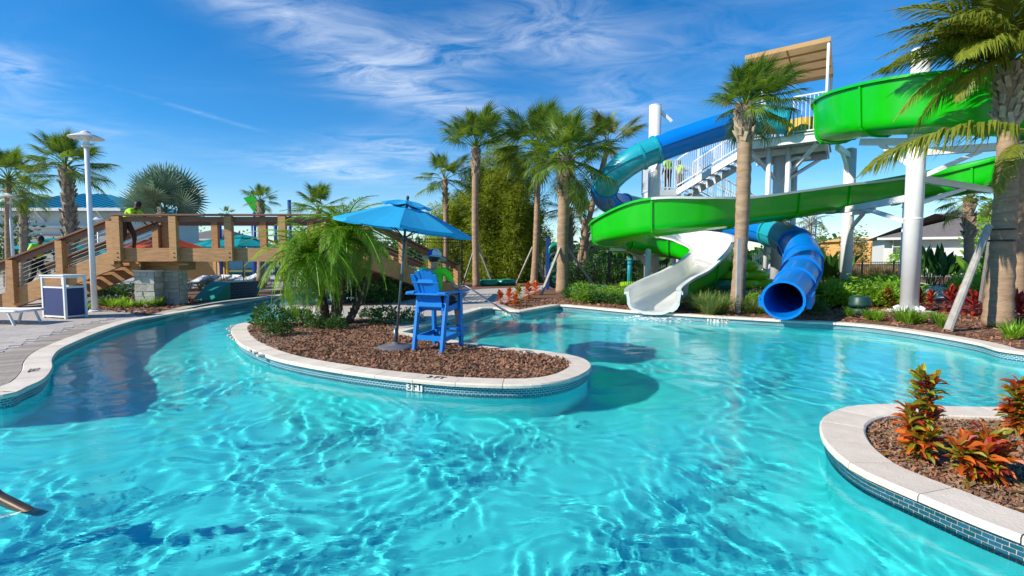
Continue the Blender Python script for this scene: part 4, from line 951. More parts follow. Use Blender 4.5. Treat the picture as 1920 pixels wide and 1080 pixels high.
# left stairs, parallel with the bridge
def stair(a, b, dirn, side, w, rails, posts, cable=True):
    a = Vector(a); b = Vector(b); sd = Vector(side); d = (b - a); hd = Vector((d.x, d.y, 0)).normalized()
    for k in (0, 1):
        o = sd * (w * k)
        MB().bar(a + o + Vector((0, 0, -.10)), b + o + Vector((0, 0, -.10)), .12, .56).build('stringer', 'wood', br)
        q0, q1 = a + o + Vector((0, 0, 1.17)), b + o + Vector((0, 0, 1.17))
        MB().bar(q0, q1, .24, .05).build('handrail', 'woodcap', br)
        MB().bar(q0 - Vector((0, 0, .13)), q1 - Vector((0, 0, .13)), .06, .15).build('rail_board', 'woodcap', br)
        for t in posts:
            p = a.lerp(b, t) + o - sd * (.08 if k == 0 else -.08)
            MB().box(p + Vector((0, 0, .42)), (.21, .21, 1.36), math.atan2(hd.y, hd.x)).build('post', 'wood', br)
        for c in range(6):
            z = .22 + c * .13
            MB().tube([a + o + Vector((0, 0, z)), b + o + Vector((0, 0, z))], .009, 5, False).build('cable', 'steel', br)
    n = 10
    for i in range(n):
        c = a.lerp(b, (i + .5) / n) + sd * (w / 2) + Vector((0, 0, .0))
        MB().box(c, (.36, w - .14, .05), math.atan2(hd.y, hd.x)).build('step', 'wood', br)
stair((xl + .02, YF + .12, 1.84), (xl - 4.1, YF + .12, .26), None, (0, 1, 0), YR - YF - .12, 2, (.03, .42, .80, 1.0))
stair((-4.85, 17.2, 1.84), (-2.45, 21.8, .28), None, (-.40, .92, 0), 0, 2, (.05, .5, .97)) if False else None
rdir = Vector((-2.45 + 4.85, 21.8 - 17.2, 0)).normalized(); rs = Vector((-rdir.y, rdir.x, 0))
stair(Vector((-4.75, 16.5, 1.84)), Vector((-2.30, 21.3, .28)), None, rs, 1.75, 2, (.02, .34, .66, .98))
# piers
def stone_pier(x0, x1, y0, y1, z0, z1, seed):
    rng = random.Random(seed)
    MB().box(((x0 + x1) / 2, (y0 + y1) / 2, (z0 + z1) / 2), (x1 - x0, y1 - y0, z1 - z0)).build('pier_core', 'mortar', br)
    for face in ('f', 'r', 'l'):
        L = (x1 - x0) if face == 'f' else (y1 - y0); z = z0
        while z < z1 - .06:
            h = min(rng.uniform(.12, .24), z1 - z); u = 0
            if z1 - z - h < .07: h = z1 - z
            while u < L - .02:
                w = min(rng.uniform(.16, .42), L - u)
                if L - u - w < .09: w = L - u
                hh, ww = h - .014, w - .014; pr = rng.uniform(.015, .035); uc = u + w / 2; zc = z + h / 2; mb = MB()
                if face == 'f': c = (x0 + uc, y0 - pr / 2, zc); d = (ww, pr, hh)
                elif face == 'r': c = (x1 + pr / 2, y0 + uc, zc); d = (pr, ww, hh)
                else: c = (x0 - pr / 2, y0 + uc, zc); d = (pr, ww, hh)
                o = mb.build('stone', 'stone', br); me = MB().box((0, 0, 0), d).mesh('stone', 'stone'); o.data = me; o.location = Vector(c) - wloc(br)
                me.vertices.foreach_set('co', [v + rng.uniform(-.006, .006) for q in me.vertices for v in q.co])
                u += w
            z += h
    MB().box(((x0 + x1) / 2, (y0 + y1) / 2, z1 + .025), (x1 - x0 + .08, y1 - y0 + .08, .05)).build('cap_stone', 'coping', br)
stone_pier(X(251, 16.3), X(288, 16.3), 16.3, 16.66, .15, 1.30, 1)
stone_pier(X(299, 16.8), X(334, 16.8), 16.8, 17.2, .15, 1.50, 2)
MB().box((X(290, 16.8), 17.2, 1.5), (X(348, 16.8) - X(250, 16.8) - .1, .9, .34)).build('pier_beam', 'wood', br)
MB().box((X(256, 16.5), 16.6, 1.47), (.30, .3, .30)).build('corbel', 'wood', br)

# ---------------------------------------------------------------- lamps, bin, lounger, rails
def lamp(loc, H, label, r=.07, shade=.5):
    t = thing('street_lamp', loc, label, 'street lamp', 'white pole lamps'); l = Vector(loc)
    o = MB().tube([l, l + Vector((0, 0, H - .30))], [r, r * .8], 12).build('pole', 'white', t, True)
    MB().lathe([(r * 2, 0), (r * 2, .03), (r * 1.2, .05)], l, 14).build('base_plate', 'white', t)
    MB().lathe([(r * .85, -.36), (r * 1.5, -.36), (r * 1.5, -.30), (r * 1.0, -.28), (r * 1.0, -.12), (r * 1.6, -.10), (r * 1.6, -.03), (0, -.03)], l + Vector((0, 0, H)), 14).build('neck', 'white', t, True)
    MB().lathe([(0, -.035), (shade * .96, -.11), (shade, -.11), (shade * .98, -.09), (shade * .42, .015), (shade * .30, .03), (shade * .28, .06), (shade * .12, .10), (0, .105)], l + Vector((0, 0, H)), 28).build('lamp_shade', 'white', t, True)
p = G(178, 584); lamp(p, A(157, 252, p.y).z - .2, 'tall white lamp post with a saucer shade in front of the bridge stairs', .075, .42)
lamp(gz(24, 22), A(15, 366, 22).z - .17, 'white lamp post near the left picture edge', .07, .5)
lamp(gz(186, 34), A(184, 410, 34).z - .17, 'small distant white lamp behind the stair rail', .07, .5)
lamp(gz(1690, 26), A(1690, 376, 26).z - .17, 'thin white lamp post beside the big white slide post', .06, .42)
# bin
def bin_():
    c = G(124, 598); u = Vector((-1.13, .40, 0)).normalized(); v = Vector((.40, 1.13, 0)).normalized(); wd, dp, H = .86, .46, 1.09
    v = Vector((-.18, .75, 0)).normalized(); v = (v - u * v.dot(u)).normalized()
    t = thing('litter_bin', c, 'navy panelled litter bin in a white metal frame on the left deck', 'bin')
    cs = [c, c + u * wd, c + u * wd + v * dp, c + v * dp]; a = math.atan2(u.y, u.x)
    for q in cs: MB().box(q + Vector((0, 0, H / 2)), (.055, .055, H), a).build('post', 'white', t)
    for i in range(4):
        p, q = cs[i], cs[(i + 1) % 4]; m = (p + q) / 2; d = (q - p).normalized(); aa = math.atan2(d.y, d.x); L = (q - p).length - .07
        for z in (H - .03, .80, .05): MB().box(m + Vector((0, 0, z)), (L, .04, .042), aa).build('frame_rail', 'white', t)
        MB().box(m + Vector((0, 0, .425)), (L - .004, .024, .69), aa).build('panel', 'navy', t)
    MB().box((cs[0] + cs[2]) / 2 + Vector((0, 0, H + .012)), (wd + .10, dp + .10, .03), a).build('lid', 'white', t)
    MB().box((cs[0] + cs[2]) / 2 + Vector((0, 0, .4)), (wd - .12, dp - .12, .7), a).build('liner', 'darkmetal', t)
bin_()
def lounger(loc, rz, label, group, flat=True):
    t = thing('sun_lounger', loc, label, 'sun lounger', group); l = Vector(loc); mr = Matrix.Rotation(rz, 3, 'Z')
    T = lambda x, y, z: l + mr @ Vector((x, y, z))
    prof = [(-1.0, .62), (-.75, .52), (-.35, .36), (0, .30), (.5, .32), (.98, .33)] if not flat else [(-1.0, .36), (-.4, .34), (0, .33), (.5, .33), (.9, .34), (1.0, .335)]
    mb = MB()
    for s in (-.32, .32): mb.tube([T(x, s, z) for x, z in prof], .028, 7)
    mb.tube([T(prof[-1][0], -.32, prof[-1][1]), T(prof[-1][0], .32, prof[-1][1])], .028, 7); mb.tube([T(prof[0][0], -.32, prof[0][1]), T(prof[0][0], .32, prof[0][1])], .028, 7)
    mb.build('frame', 'white', t, True)
    vs = [T(x, s, z + .012) for x, z in prof for s in (-.31, .31)]; vs += [p - Vector((0, 0, .018)) for p in vs]; k = len(prof)
    fs = [(2 * i, 2 * i + 1, 2 * i + 3, 2 * i + 2) for i in range(k - 1)]; fs += [tuple(2 * k + q for q in f[::-1]) for f in fs]
    MB().add(vs, fs).build('sling', 'sling', t)
    for x, dx in ((.72, .16), (.40, -.12), (-.45, .1), (-.72, -.14)):
        for s in (-.30, .30): MB().bar(T(x, s, .33), T(x + dx, s, 0), .05, .03).build('leg', 'white', t)
    return t
pl = G(62, 607); lounger(pl + Vector((-1.0, .1, -.015)), R(-6), 'white sling lounger at the left picture edge beside the litter bin', 'white loungers')
for k, (x, Y, rz, lb) in enumerate([(352, 25, 70, 'white lounger under the bridge span, leftmost of the row'), (372, 25, 75, 'white lounger under the bridge span, second of the row'), (392, 26, 72, 'white lounger under the bridge span, third of the row'), (412, 26, 70, 'white lounger under the bridge span, last of the row'), (452, 28, 60, 'white lounger behind the bank grasses beneath the bridge')]):
    lounger(gz(x, Y), R(rz + 180), lb, 'white loungers', False)
def rail(name, pts, r, label, m='steel'):
    t = thing(name, pts[0], label, 'handrail', 'steel handrails'); MB().tube(catmull(pts, 6), r, 8).build('tube', m, t, True); return t
q = G(481, 592, 0); rail('handrail', [q + Vector((0, 0, -.5)), q, A(512, 566, q.y + .5), A(545, 545, q.y + 1.2), A(575, 531, q.y + 2.2), A(580, 545, q.y + 2.2), G(580, 573)], .028, 'curved steel handrail rising out of the narrow inlet by the palm clump')
q = G(968, 597, 0); rail('handrail', [q + Vector((.05, -.1, -.6)), q, A(925, 570, q.y + 1.0), A(893, 548, q.y + 2.0), A(868, 535, q.y + 2.5), A(861, 548, q.y + 2.6), G(861, 560)], .026, 'steel handrail at the pool entry steps behind the lifeguard chair')
q = G(64, 966, 0); rail('handrail', [q + Vector((.06, .0, -.05)), q, A(0, 934, q.y + .06), A(-60, 905, q.y + .10), Vector((-4.5, q.y - .25, .36)), Vector((-5.0, 2.6, .42)), Vector((-5.1, 1.5, .44)), Vector((-5.1, 1.25, .4)), Vector((-5.1, 1.2, .19))], .038, 'wet brown steel grab rail dipping into the water at lower left', 'bronze')
q = gz(620, 17.2); rail('handrail', [q, q + Vector((0, 0, .8)), q + Vector((.5, .3, .85)), q + Vector((.55, .35, 0))], .024, 'small steel rail on the bank behind the palm trunks')

# ---------------------------------------------------------------- umbrellas
def umbrella(base, apex, Rr, drop, label, m, name='patio_umbrella', group=None, n=8, rot=0, pole=.022, detail=True, cat='umbrella', tilt=0):
    b = Vector(base); ap = Vector(apex); t = thing(name, b, label, cat, group); ax = (ap - b).normalized(); q = Vector((0, 0, 1)).rotation_difference(ax).to_matrix()
    q = q @ Matrix.Rotation(R(tilt), 3, 'Y') if tilt else q
    T = lambda r, a, z: ap + q @ Vector((r * math.cos(a), r * math.sin(a), z))
    if detail:
        MB().lathe([(0, .115), (.05, .115), (.06, .085), (.22, .06), (.33, .03), (.345, .0), (0, 0)], b, 30).build('base', 'basegrey', t, True)
        MB().lathe([(.028, .08), (.034, .08), (.034, .36), (.028, .36)], b, 12).build('base_sleeve', 'pole', t, True)
    MB().tube([b + ax * .05, ap - ax * .02], pole, 10).build('pole', 'pole', t, True)
    mb = MB(); vs = []; rings = (.30, .55, .8, 1.0); rc = []
    for rr in rings:
        for i in range(n * 4):
            a = rot + 2 * math.pi * i / (n * 4); f = (i % 4) / 4
            k = math.cos(math.pi / n) / math.cos(((a - rot) % (2 * math.pi / n)) - math.pi / n)     # straight edges between the ribs
            sag = 1 - .035 * math.sin(math.pi * f) * rr
            vs.append(T(Rr * rr * k * sag, a, -drop * (rr ** 1.12) - .02 * math.sin(math.pi * f) * rr - .03))
    N_ = n * 4; fs = [(i * N_ + j, i * N_ + (j + 1) % N_, (i + 1) * N_ + (j + 1) % N_, (i + 1) * N_ + j) for i in range(len(rings) - 1) for j in range(N_)]
    hem = len(vs); vs += [p - ax * .045 for p in vs[(len(rings) - 1) * N_:]]
    fs += [((len(rings) - 1) * N_ + j, (len(rings) - 1) * N_ + (j + 1) % N_, hem + (j + 1) % N_, hem + j) for j in range(N_)]
    mb.add(vs, fs); cn = mb.build('canopy', m, t)
    vt = MB(); vs = [T(0, 0, .0)]; 
    for rr, dz in ((.16, -.055), (.375, -.125)):
        for i in range(N_):
            a = rot + 2 * math.pi * i / N_; k = math.cos(math.pi / n) / math.cos(((a - rot) % (2 * math.pi / n)) - math.pi / n); f = (i % 4) / 4
            vs.append(T(Rr * rr * k, a, dz * Rr / 1.2 + .04 - (.035 if rr > .3 else 0) * math.sin(math.pi * f)))
    fs = [(0, 1 + j, 1 + (j + 1) % N_) for j in range(N_)] + [(1 + j, 1 + N_ + j, 1 + N_ + (j + 1) % N_, 1 + (j + 1) % N_) for j in range(N_)]
    vt.add(vs, fs).build('vent', m, t)
    MB().lathe([(0, .09), (.022, .07), (.03, .045), (.02, .02), (.028, .0), (.03, -.05)], ap, 10, axis=ax).build('finial', 'darkmetal', t, True)
    if detail:
        hub = ap - ax * (drop + .22)
        MB().lathe([(.025, .05), (.05, .04), (.05, -.04), (.025, -.05)], hub, 12, axis=ax).build('hub', 'darkmetal', t)
        for i in range(n):
            a = rot + 2 * math.pi * i / n
            o = MB().tube([T(.04, a, -.07), T(Rr * .55, a, -drop * .55 ** 1.12 - .055), T(Rr * .99, a, -drop - .045)], .011, 6).build('rib', 'darkmetal', t)
            MB().tube([hub, T(Rr * .5, a, -drop * .5 ** 1.12 - .06)], .009, 6).build('strut', 'darkmetal', o)
        MB().box(b + ax * 1.25, (.05, .07, .12)).build('crank', 'darkmetal', t)
    return t
ub = G(742, 653, .19); ua = A(764, 376, ub.y)
umbrella(ub, ua, 1.18, .43, 'bright blue patio umbrella with a tilted pole on the mulch peninsula', 'canvas', rot=R(22.5 + 22.5 + 9), tilt=3)
for px, Y, py, r, m, lb, rt in [(308, 24, 441, 1.75, 'orangecanvas', 'orange pool umbrella seen through the bridge railing', 10), (455, 25, 440, 1.6, 'tealcanvas', 'teal umbrella seen through the bridge railing, right of the small palm', 20), (405, 33, 447, 1.8, 'tealcanvas', 'teal umbrella seen through the bridge railing, left of the blue play post', 0), (100, 27, 446, 1.7, 'tealcanvas', 'teal umbrella behind the climbing person at left', 5), (58, 33, 458, 1.6, 'tealcanvas', 'small teal umbrella nearest the left picture edge', 30), (186, 29, 460, 1.5, 'tealcanvas', 'teal umbrella behind the lamp post and stair cables', 12)]:
    b = gz(px, Y); umbrella(b, A(px, py, Y), r, .52, lb, m, 'pool_umbrella', 'umbrellas on the far deck', rot=R(rt), detail=False, pole=.03)

# ---------------------------------------------------------------- people
TMP = bpy.data.scenes.new('workbench')
def eval_alone(o):                                       # evaluate one object without the whole scene
    COL.objects.unlink(o); TMP.collection.objects.link(o); vl = TMP.view_layers[0]
    with bpy.context.temp_override(scene=TMP, view_layer=vl): dg = bpy.context.evaluated_depsgraph_get(); dg.update()
    return dg
def skin(name, V, E, parent, m, sub=2, root=0):
    me = bpy.data.meshes.new(name); ks = list(V); ix = {k: i for i, k in enumerate(ks)}
    me.from_pydata([V[k][0] for k in ks], [(ix[a], ix[b]) for a, b in E], [])
    o = bpy.data.objects.new(name, me); COL.objects.link(o)
    sk = o.modifiers.new('skin', 'SKIN'); sk.use_smooth_shade = True
    for k in ks:
        r = V[k][1]; r = r if isinstance(r, tuple) else (r, r); d = me.skin_vertices[0].data[ix[k]]; d.radius = r; d.use_root = (ix[k] == root)
    o.modifiers.new('sub', 'SUBSURF').levels = sub; o.modifiers['sub'].render_levels = sub
    dg = eval_alone(o)
    m2 = bpy.data.meshes.new_from_object(o.evaluated_get(dg)); m2.name = name; m2.shade_smooth(); bpy.data.objects.remove(o)
    m2.materials.clear(); m2.materials.append(M[m]); return link(name, m2, parent)
def person(loc, rz, J, label, shirt, legs, hand_curl=.5, skinm='skind', longlegs=True, hat=False, group=None, sc=1):
    t = thing('person', loc, label, 'person', group); t.rotation_euler = (0, 0, rz); t.scale = (sc, sc, sc)
    v = {k: Vector(p) for k, p in J.items()}
    V = {'pel': (v['pel'], (.13, .10)), 'spi': ((v['pel'] * .5 + v['che'] * .5), (.115, .09)), 'che': (v['che'], (.14, .105)), 'nb': (v['che'].lerp(v['head'], .42), (.05, .05)), 'nk': (v['che'].lerp(v['head'], .62), .05),
         'jaw': (v['head'] + (v['che'] - v['head']).normalized() * .05, (.066, .075)), 'head': (v['head'], (.075, .088)), 'crn': (v['head'] + (v['head'] - v['che']).normalized() * .085, (.06, .07))}
    E = [('pel', 'spi'), ('spi', 'che'), ('che', 'nb'), ('nb', 'nk'), ('nk', 'jaw'), ('jaw', 'head'), ('head', 'crn')]
    for s in 'LR':
        sh, el, wr = v['sh' + s], v['el' + s], v['wr' + s]; hd = (wr - el).normalized()
        V.update({'sh' + s: (sh, .052), 'ua' + s: (sh.lerp(el, .5), .044), 'el' + s: (el, .037), 'fa' + s: (el.lerp(wr, .4), .036), 'wr' + s: (wr, .026), 'pa' + s: (wr + hd * .06, (.036, .018))})
        E += [('che', 'sh' + s), ('sh' + s, 'ua' + s), ('ua' + s, 'el' + s), ('el' + s, 'fa' + s), ('fa' + s, 'wr' + s), ('wr' + s, 'pa' + s)]
        side = hd.cross(Vector((0, 0, 1))); side = side.normalized() if side.length > .1 else Vector((1, 0, 0)); dn = hd.cross(side).normalized(); dn = dn if dn.z < 0 else -dn
        for f, (o_, l) in enumerate(((-.030, .065), (-.010, .078), (.010, .074), (.030, .055))):
            a = wr + hd * .085 + side * o_; V[f'f{f}a{s}'] = (a + hd * l * .5 + dn * .006, .0095); V[f'f{f}b{s}'] = (a + hd * l * (.95 - .3 * hand_curl) + dn * l * hand_curl * .7, .008)
            E += [('pa' + s, f'f{f}a{s}'), (f'f{f}a{s}', f'f{f}b{s}')]
        th = wr + hd * .035 + side * (-.045 if s == 'L' else .045); V['th' + s] = (th + hd * .02, .011); V['ti' + s] = (th + hd * .055 + dn * .012, .009); E += [('wr' + s, 'th' + s), ('th' + s, 'ti' + s)]
        hp, kn, an, to = v['hp' + s], v['kn' + s], v['an' + s], v['to' + s]
        V.update({'hp' + s: (hp, .088), 'mt' + s: (hp.lerp(kn, .5), .074), 'kn' + s: (kn, .054), 'ca' + s: (kn.lerp(an, .35), .054), 'an' + s: (an, .036), 'to' + s: (to, (.042, .026))})
        E += [('pel', 'hp' + s), ('hp' + s, 'mt' + s), ('mt' + s, 'kn' + s), ('kn' + s, 'ca' + s), ('ca' + s, 'an' + s), ('an' + s, 'to' + s)]
    skin('body', V, E, t, skinm)
    g = lambda k, a: (V[k][0], tuple(q + a for q in V[k][1]) if isinstance(V[k][1], tuple) else V[k][1] + a)
    sv = {k: g(k, .022) for k in ('pel', 'spi', 'che', 'shL', 'shR', 'uaL', 'uaR')}; sv['pel'] = (v['pel'].lerp(v['che'], .08), (.150, .12)); sv['neck'] = (v['che'].lerp(v['head'], .44), .078)
    for s in 'LR': sv['ua' + s] = (v['sh' + s].lerp(v['el' + s], .72), .062)
    skin('shirt', sv, [('pel', 'spi'), ('spi', 'che'), ('che', 'neck'), ('che', 'shL'), ('che', 'shR'), ('shL', 'uaL'), ('shR', 'uaR')], t, shirt)
    pv = {'pel': (v['pel'], (.145, .118))}; pe = []
    for s in 'LR':
        pv['hp' + s] = g('hp' + s, .018); pv['mt' + s] = g('mt' + s, .022); pe += [('pel', 'hp' + s), ('hp' + s, 'mt' + s)]
        pv['kn' + s] = (v['hp' + s].lerp(v['kn' + s], 1 if longlegs else .88), .075); pe += [('mt' + s, 'kn' + s)]
        if longlegs: pv['an' + s] = (v['kn' + s].lerp(v['an' + s], .93), .056); pe += [('kn' + s, 'an' + s)]
    skin('trousers' if longlegs else 'shorts', pv, pe, t, legs)
    for s in 'LR':
        skin('shoe', {'a': (v['an' + s] + Vector((0, 0, -.02)), .045), 'b': (v['an' + s].lerp(v['to' + s], .5) + Vector((0, 0, -.012)), (.05, .036)), 'c': (v['to' + s], (.046, .032))}, [('a', 'b'), ('b', 'c')], t, 'shoe')
    up = (v['head'] - v['che']).normalized(); fw = Vector(J.get('face', (0, 1, 0))).normalized(); fw = (fw - up * fw.dot(up)).normalized(); sd = fw.cross(up)
    def ell(nm, c, r, m, par=t):
        mb = MB(); vs = []; fs = []
        for i in range(9):
            for j in range(14):
                a, b = math.pi * i / 8, 2 * math.pi * j / 14; vs.append(c + sd * (r[0] * math.sin(a) * math.cos(b)) + fw * (r[1] * math.sin(a) * math.sin(b)) + up * (r[2] * math.cos(a)))
        fs = [(i * 14 + j, (i + 1) * 14 + j, (i + 1) * 14 + (j + 1) % 14, i * 14 + (j + 1) % 14) for i in range(8) for j in range(14)]
        me = mb.add(vs, fs).mesh(nm, m, (0, 0, 0), True); return link(nm, me, par)
    h = v['head']
    ell('hair', h + up * .035 - fw * .022, (.092, .098, .098), 'hair')
    ell('nose', h - up * .012 + fw * .092, (.014, .02, .022), skinm)
    for q in (-1, 1):
        ell('eye', h + up * .015 + fw * .080 + sd * (.032 * q), (.012, .008, .008), 'black'); ell('ear', h + sd * (.088 * q) - up * .005, (.012, .022, .032), skinm)
    ell('mouth', h - up * .05 + fw * .080, (.024, .008, .006), 'shade')
    if hat:
        hm = MB(); ks = []
        for r, z in ((0.0, .165), (.07, .155), (.105, .11), (.112, .045), (.19, .01), (.205, .0), (.185, .0), (.10, .03)):
            ks.append((r, z))
        n = 22; vs = [h + up * (z + .02) + sd * (r * math.cos(2 * math.pi * j / n)) + fw * (r * 1.12 * math.sin(2 * math.pi * j / n)) for r, z in ks for j in range(n)]
        fs = [(i * n + j, i * n + (j + 1) % n, (i + 1) * n + (j + 1) % n, (i + 1) * n + j) for i in range(len(ks) - 1) for j in range(n)]
        hm.add(vs, fs); hm.m = [1 if 8 <= (k % n) <= 16 and k < n * 5 else 0 for k in range(len(fs))]
        link('hat', hm.mesh('hat', ['hatwhite', 'hatblue'], (0, 0, 0), False), t)
    return t
STAND = dict(pel=(0, 0, .95), che=(0, .0, 1.30), head=(0, .02, 1.60), shL=(-.19, 0, 1.40), shR=(.19, 0, 1.40), elL=(-.25, -.03, 1.13), elR=(.25, -.03, 1.13), wrL=(-.24, .10, .92), wrR=(.24, .10, .92), hpL=(-.10, 0, .90), hpR=(.10, 0, .90), knL=(-.10, .03, .50), knR=(.11, .02, .50), anL=(-.11, 0, .09), anR=(.12, 0, .09), toL=(-.12, .14, .04), toR=(.13, .14, .04))
WALK = dict(STAND, pel=(0, 0, .93), che=(0, .10, 1.27), head=(0, .20, 1.55), shL=(-.19, .12, 1.37), shR=(.19, .10, 1.37), elL=(-.24, .30, 1.15), elR=(.24, .0, 1.10), wrL=(-.20, .50, 1.02), wrR=(.22, .18, .95), knL=(-.10, .18, .52), knR=(.10, .02, .50), anL=(-.10, .14, .10), anR=(.10, -.25, .16), toL=(-.10, .28, .04), toR=(.10, -.14, .06))
LEAN = dict(WALK, pel=(0, -.05, .92), che=(0, .22, 1.20), head=(0, .40, 1.44), shL=(-.19, .26, 1.30), shR=(.19, .26, 1.30), elL=(-.24, .46, 1.10), elR=(.24, .46, 1.08), wrL=(-.20, .66, .95), wrR=(.20, .68, .93), face=(0, 1, -.2))
p = Vector((X(238, 16.9), 16.9, 1.89)); person(p, R(-90), LEAN, 'person in lime shirt leaning forward while crossing the wooden bridge', 'shirt', 'brownpants', sc=1.08)
xs_ = X(66, 16.9); person((xs_, 16.9, .26 + (1.84 - .26) * (xs_ - (xl - 4.1)) / 4.12 + .10), R(-90), WALK, 'person in lime shirt and dark trousers climbing the bridge stairs', 'shirt', 'pants', sc=1.08)
SIT = dict(pel=(0, -.10, .86), che=(0, -.16, 1.27), head=(0, -.10, 1.55), shL=(-.23, -.17, 1.39), shR=(.23, -.17, 1.39), elL=(-.34, -.04, 1.10), elR=(.34, -.02, 1.10), wrL=(-.27, .22, 1.07), wrR=(.27, .24, 1.07), hpL=(-.10, -.02, .85), hpR=(.10, -.02, .85), knL=(-.13, .40, .84), knR=(.14, .40, .84), anL=(-.12, .42, .40), anR=(.14, .44, .40), toL=(-.13, .57, .36), toR=(.15, .58, .36))

# ---------------------------------------------------------------- lifeguard chair
CH = Vector((-1.28, 8.81, .185)); CRZ = -math.atan2(.38, .92)
def chair():
    t = thing('lifeguard_chair', CH, 'tall blue slatted adirondack chair seen from behind on the mulch peninsula', 'chair'); t.rotation_euler = (0, 0, CRZ)
    def put(nm, mb): return link(nm, mb.mesh(nm, 'chairblue'), t)
    for s in (-1, 1):
        put('leg', MB().bar((s * .27, -.34, 0), (s * .27, -.16, .98), .05, .09, (0, 1, 0)))
        put('leg', MB().bar((s * .27, .34, 0), (s * .27, .30, .98), .05, .09, (0, 1, 0)))
        put('armrest', MB().box((s * .30, .03, 1.005), (.15, .86, .035)))
        put('side_rail', MB().bar((s * .24, -.26, .70), (s * .24, .36, .76), .04, .10))
        put('stretcher', MB().bar((s * .27, -.30, .22), (s * .27, .33, .26), .035, .08))
    put('stretcher', MB().bar((-.27, -.30, .24), (.27, -.30, .24), .035, .08)); put('stretcher', MB().bar((-.27, .325, .22), (.27, .325, .22), .035, .08))
    put('front_apron', MB().bar((-.27, .36, .72), (.27, .36, .72), .035, .12))
    for k in range(3): put('footrest_slat', MB().box((0, .42 + k * .085, .31), (.56, .075, .028)))
    for s in (-1, 1): put('footrest_bracket', MB().bar((s * .22, .28, .27), (s * .22, .62, .275), .04, .06))
    for k in range(6): put('seat_slat', MB().box((0, -.20 + k * .105, .752 + k * .006), (.50, .095, .028)))
    n = 6
    for k in range(n):
        q = (k + .5) / n * 2 - 1; H = .70 - .13 * q * q; x0, x1 = q * .195, q * .25; a = Vector((x0, -.17, .70)); b = Vector((x1, -.46, .70 + H)); w = .069
        w1 = w * 1.28; t0 = (b - a).normalized(); up = Vector((0, t0.z, -t0.y)).normalized()
        vs = []
        for p, ww in ((a, w), (a.lerp(b, .93), w1), (b, w1 * .7)):
            for sx, u in ((-1, -1), (1, -1), (1, 1), (-1, 1)): vs.append(p + Vector((sx * ww / 2, 0, 0)) + up * (u * .013))
        put('back_slat', MB().add(vs, [(3, 2, 1, 0), (0, 1, 5, 4), (1, 2, 6, 5), (2, 3, 7, 6), (3, 0, 4, 7), (4, 5, 9, 8), (5, 6, 10, 9), (6, 7, 11, 10), (7, 4, 8, 11), (8, 9, 10, 11)]))
    put('back_rail', MB().bar((-.24, -.265, .80), (.24, -.265, .80), .03, .07)); put('back_rail', MB().bar((-.40, -.335, .985), (.40, -.335, .985), .10, .03)); put('back_rail', MB().bar((-.25, -.40, 1.20), (.25, -.40, 1.20), .026, .06))
    return t
chair()
person(CH + Vector((0, 0, 0)), CRZ, SIT, 'seated lifeguard in green shirt, dark shorts and blue and white sun hat', 'shirtg', 'pants', .3, 'skin', False, True)

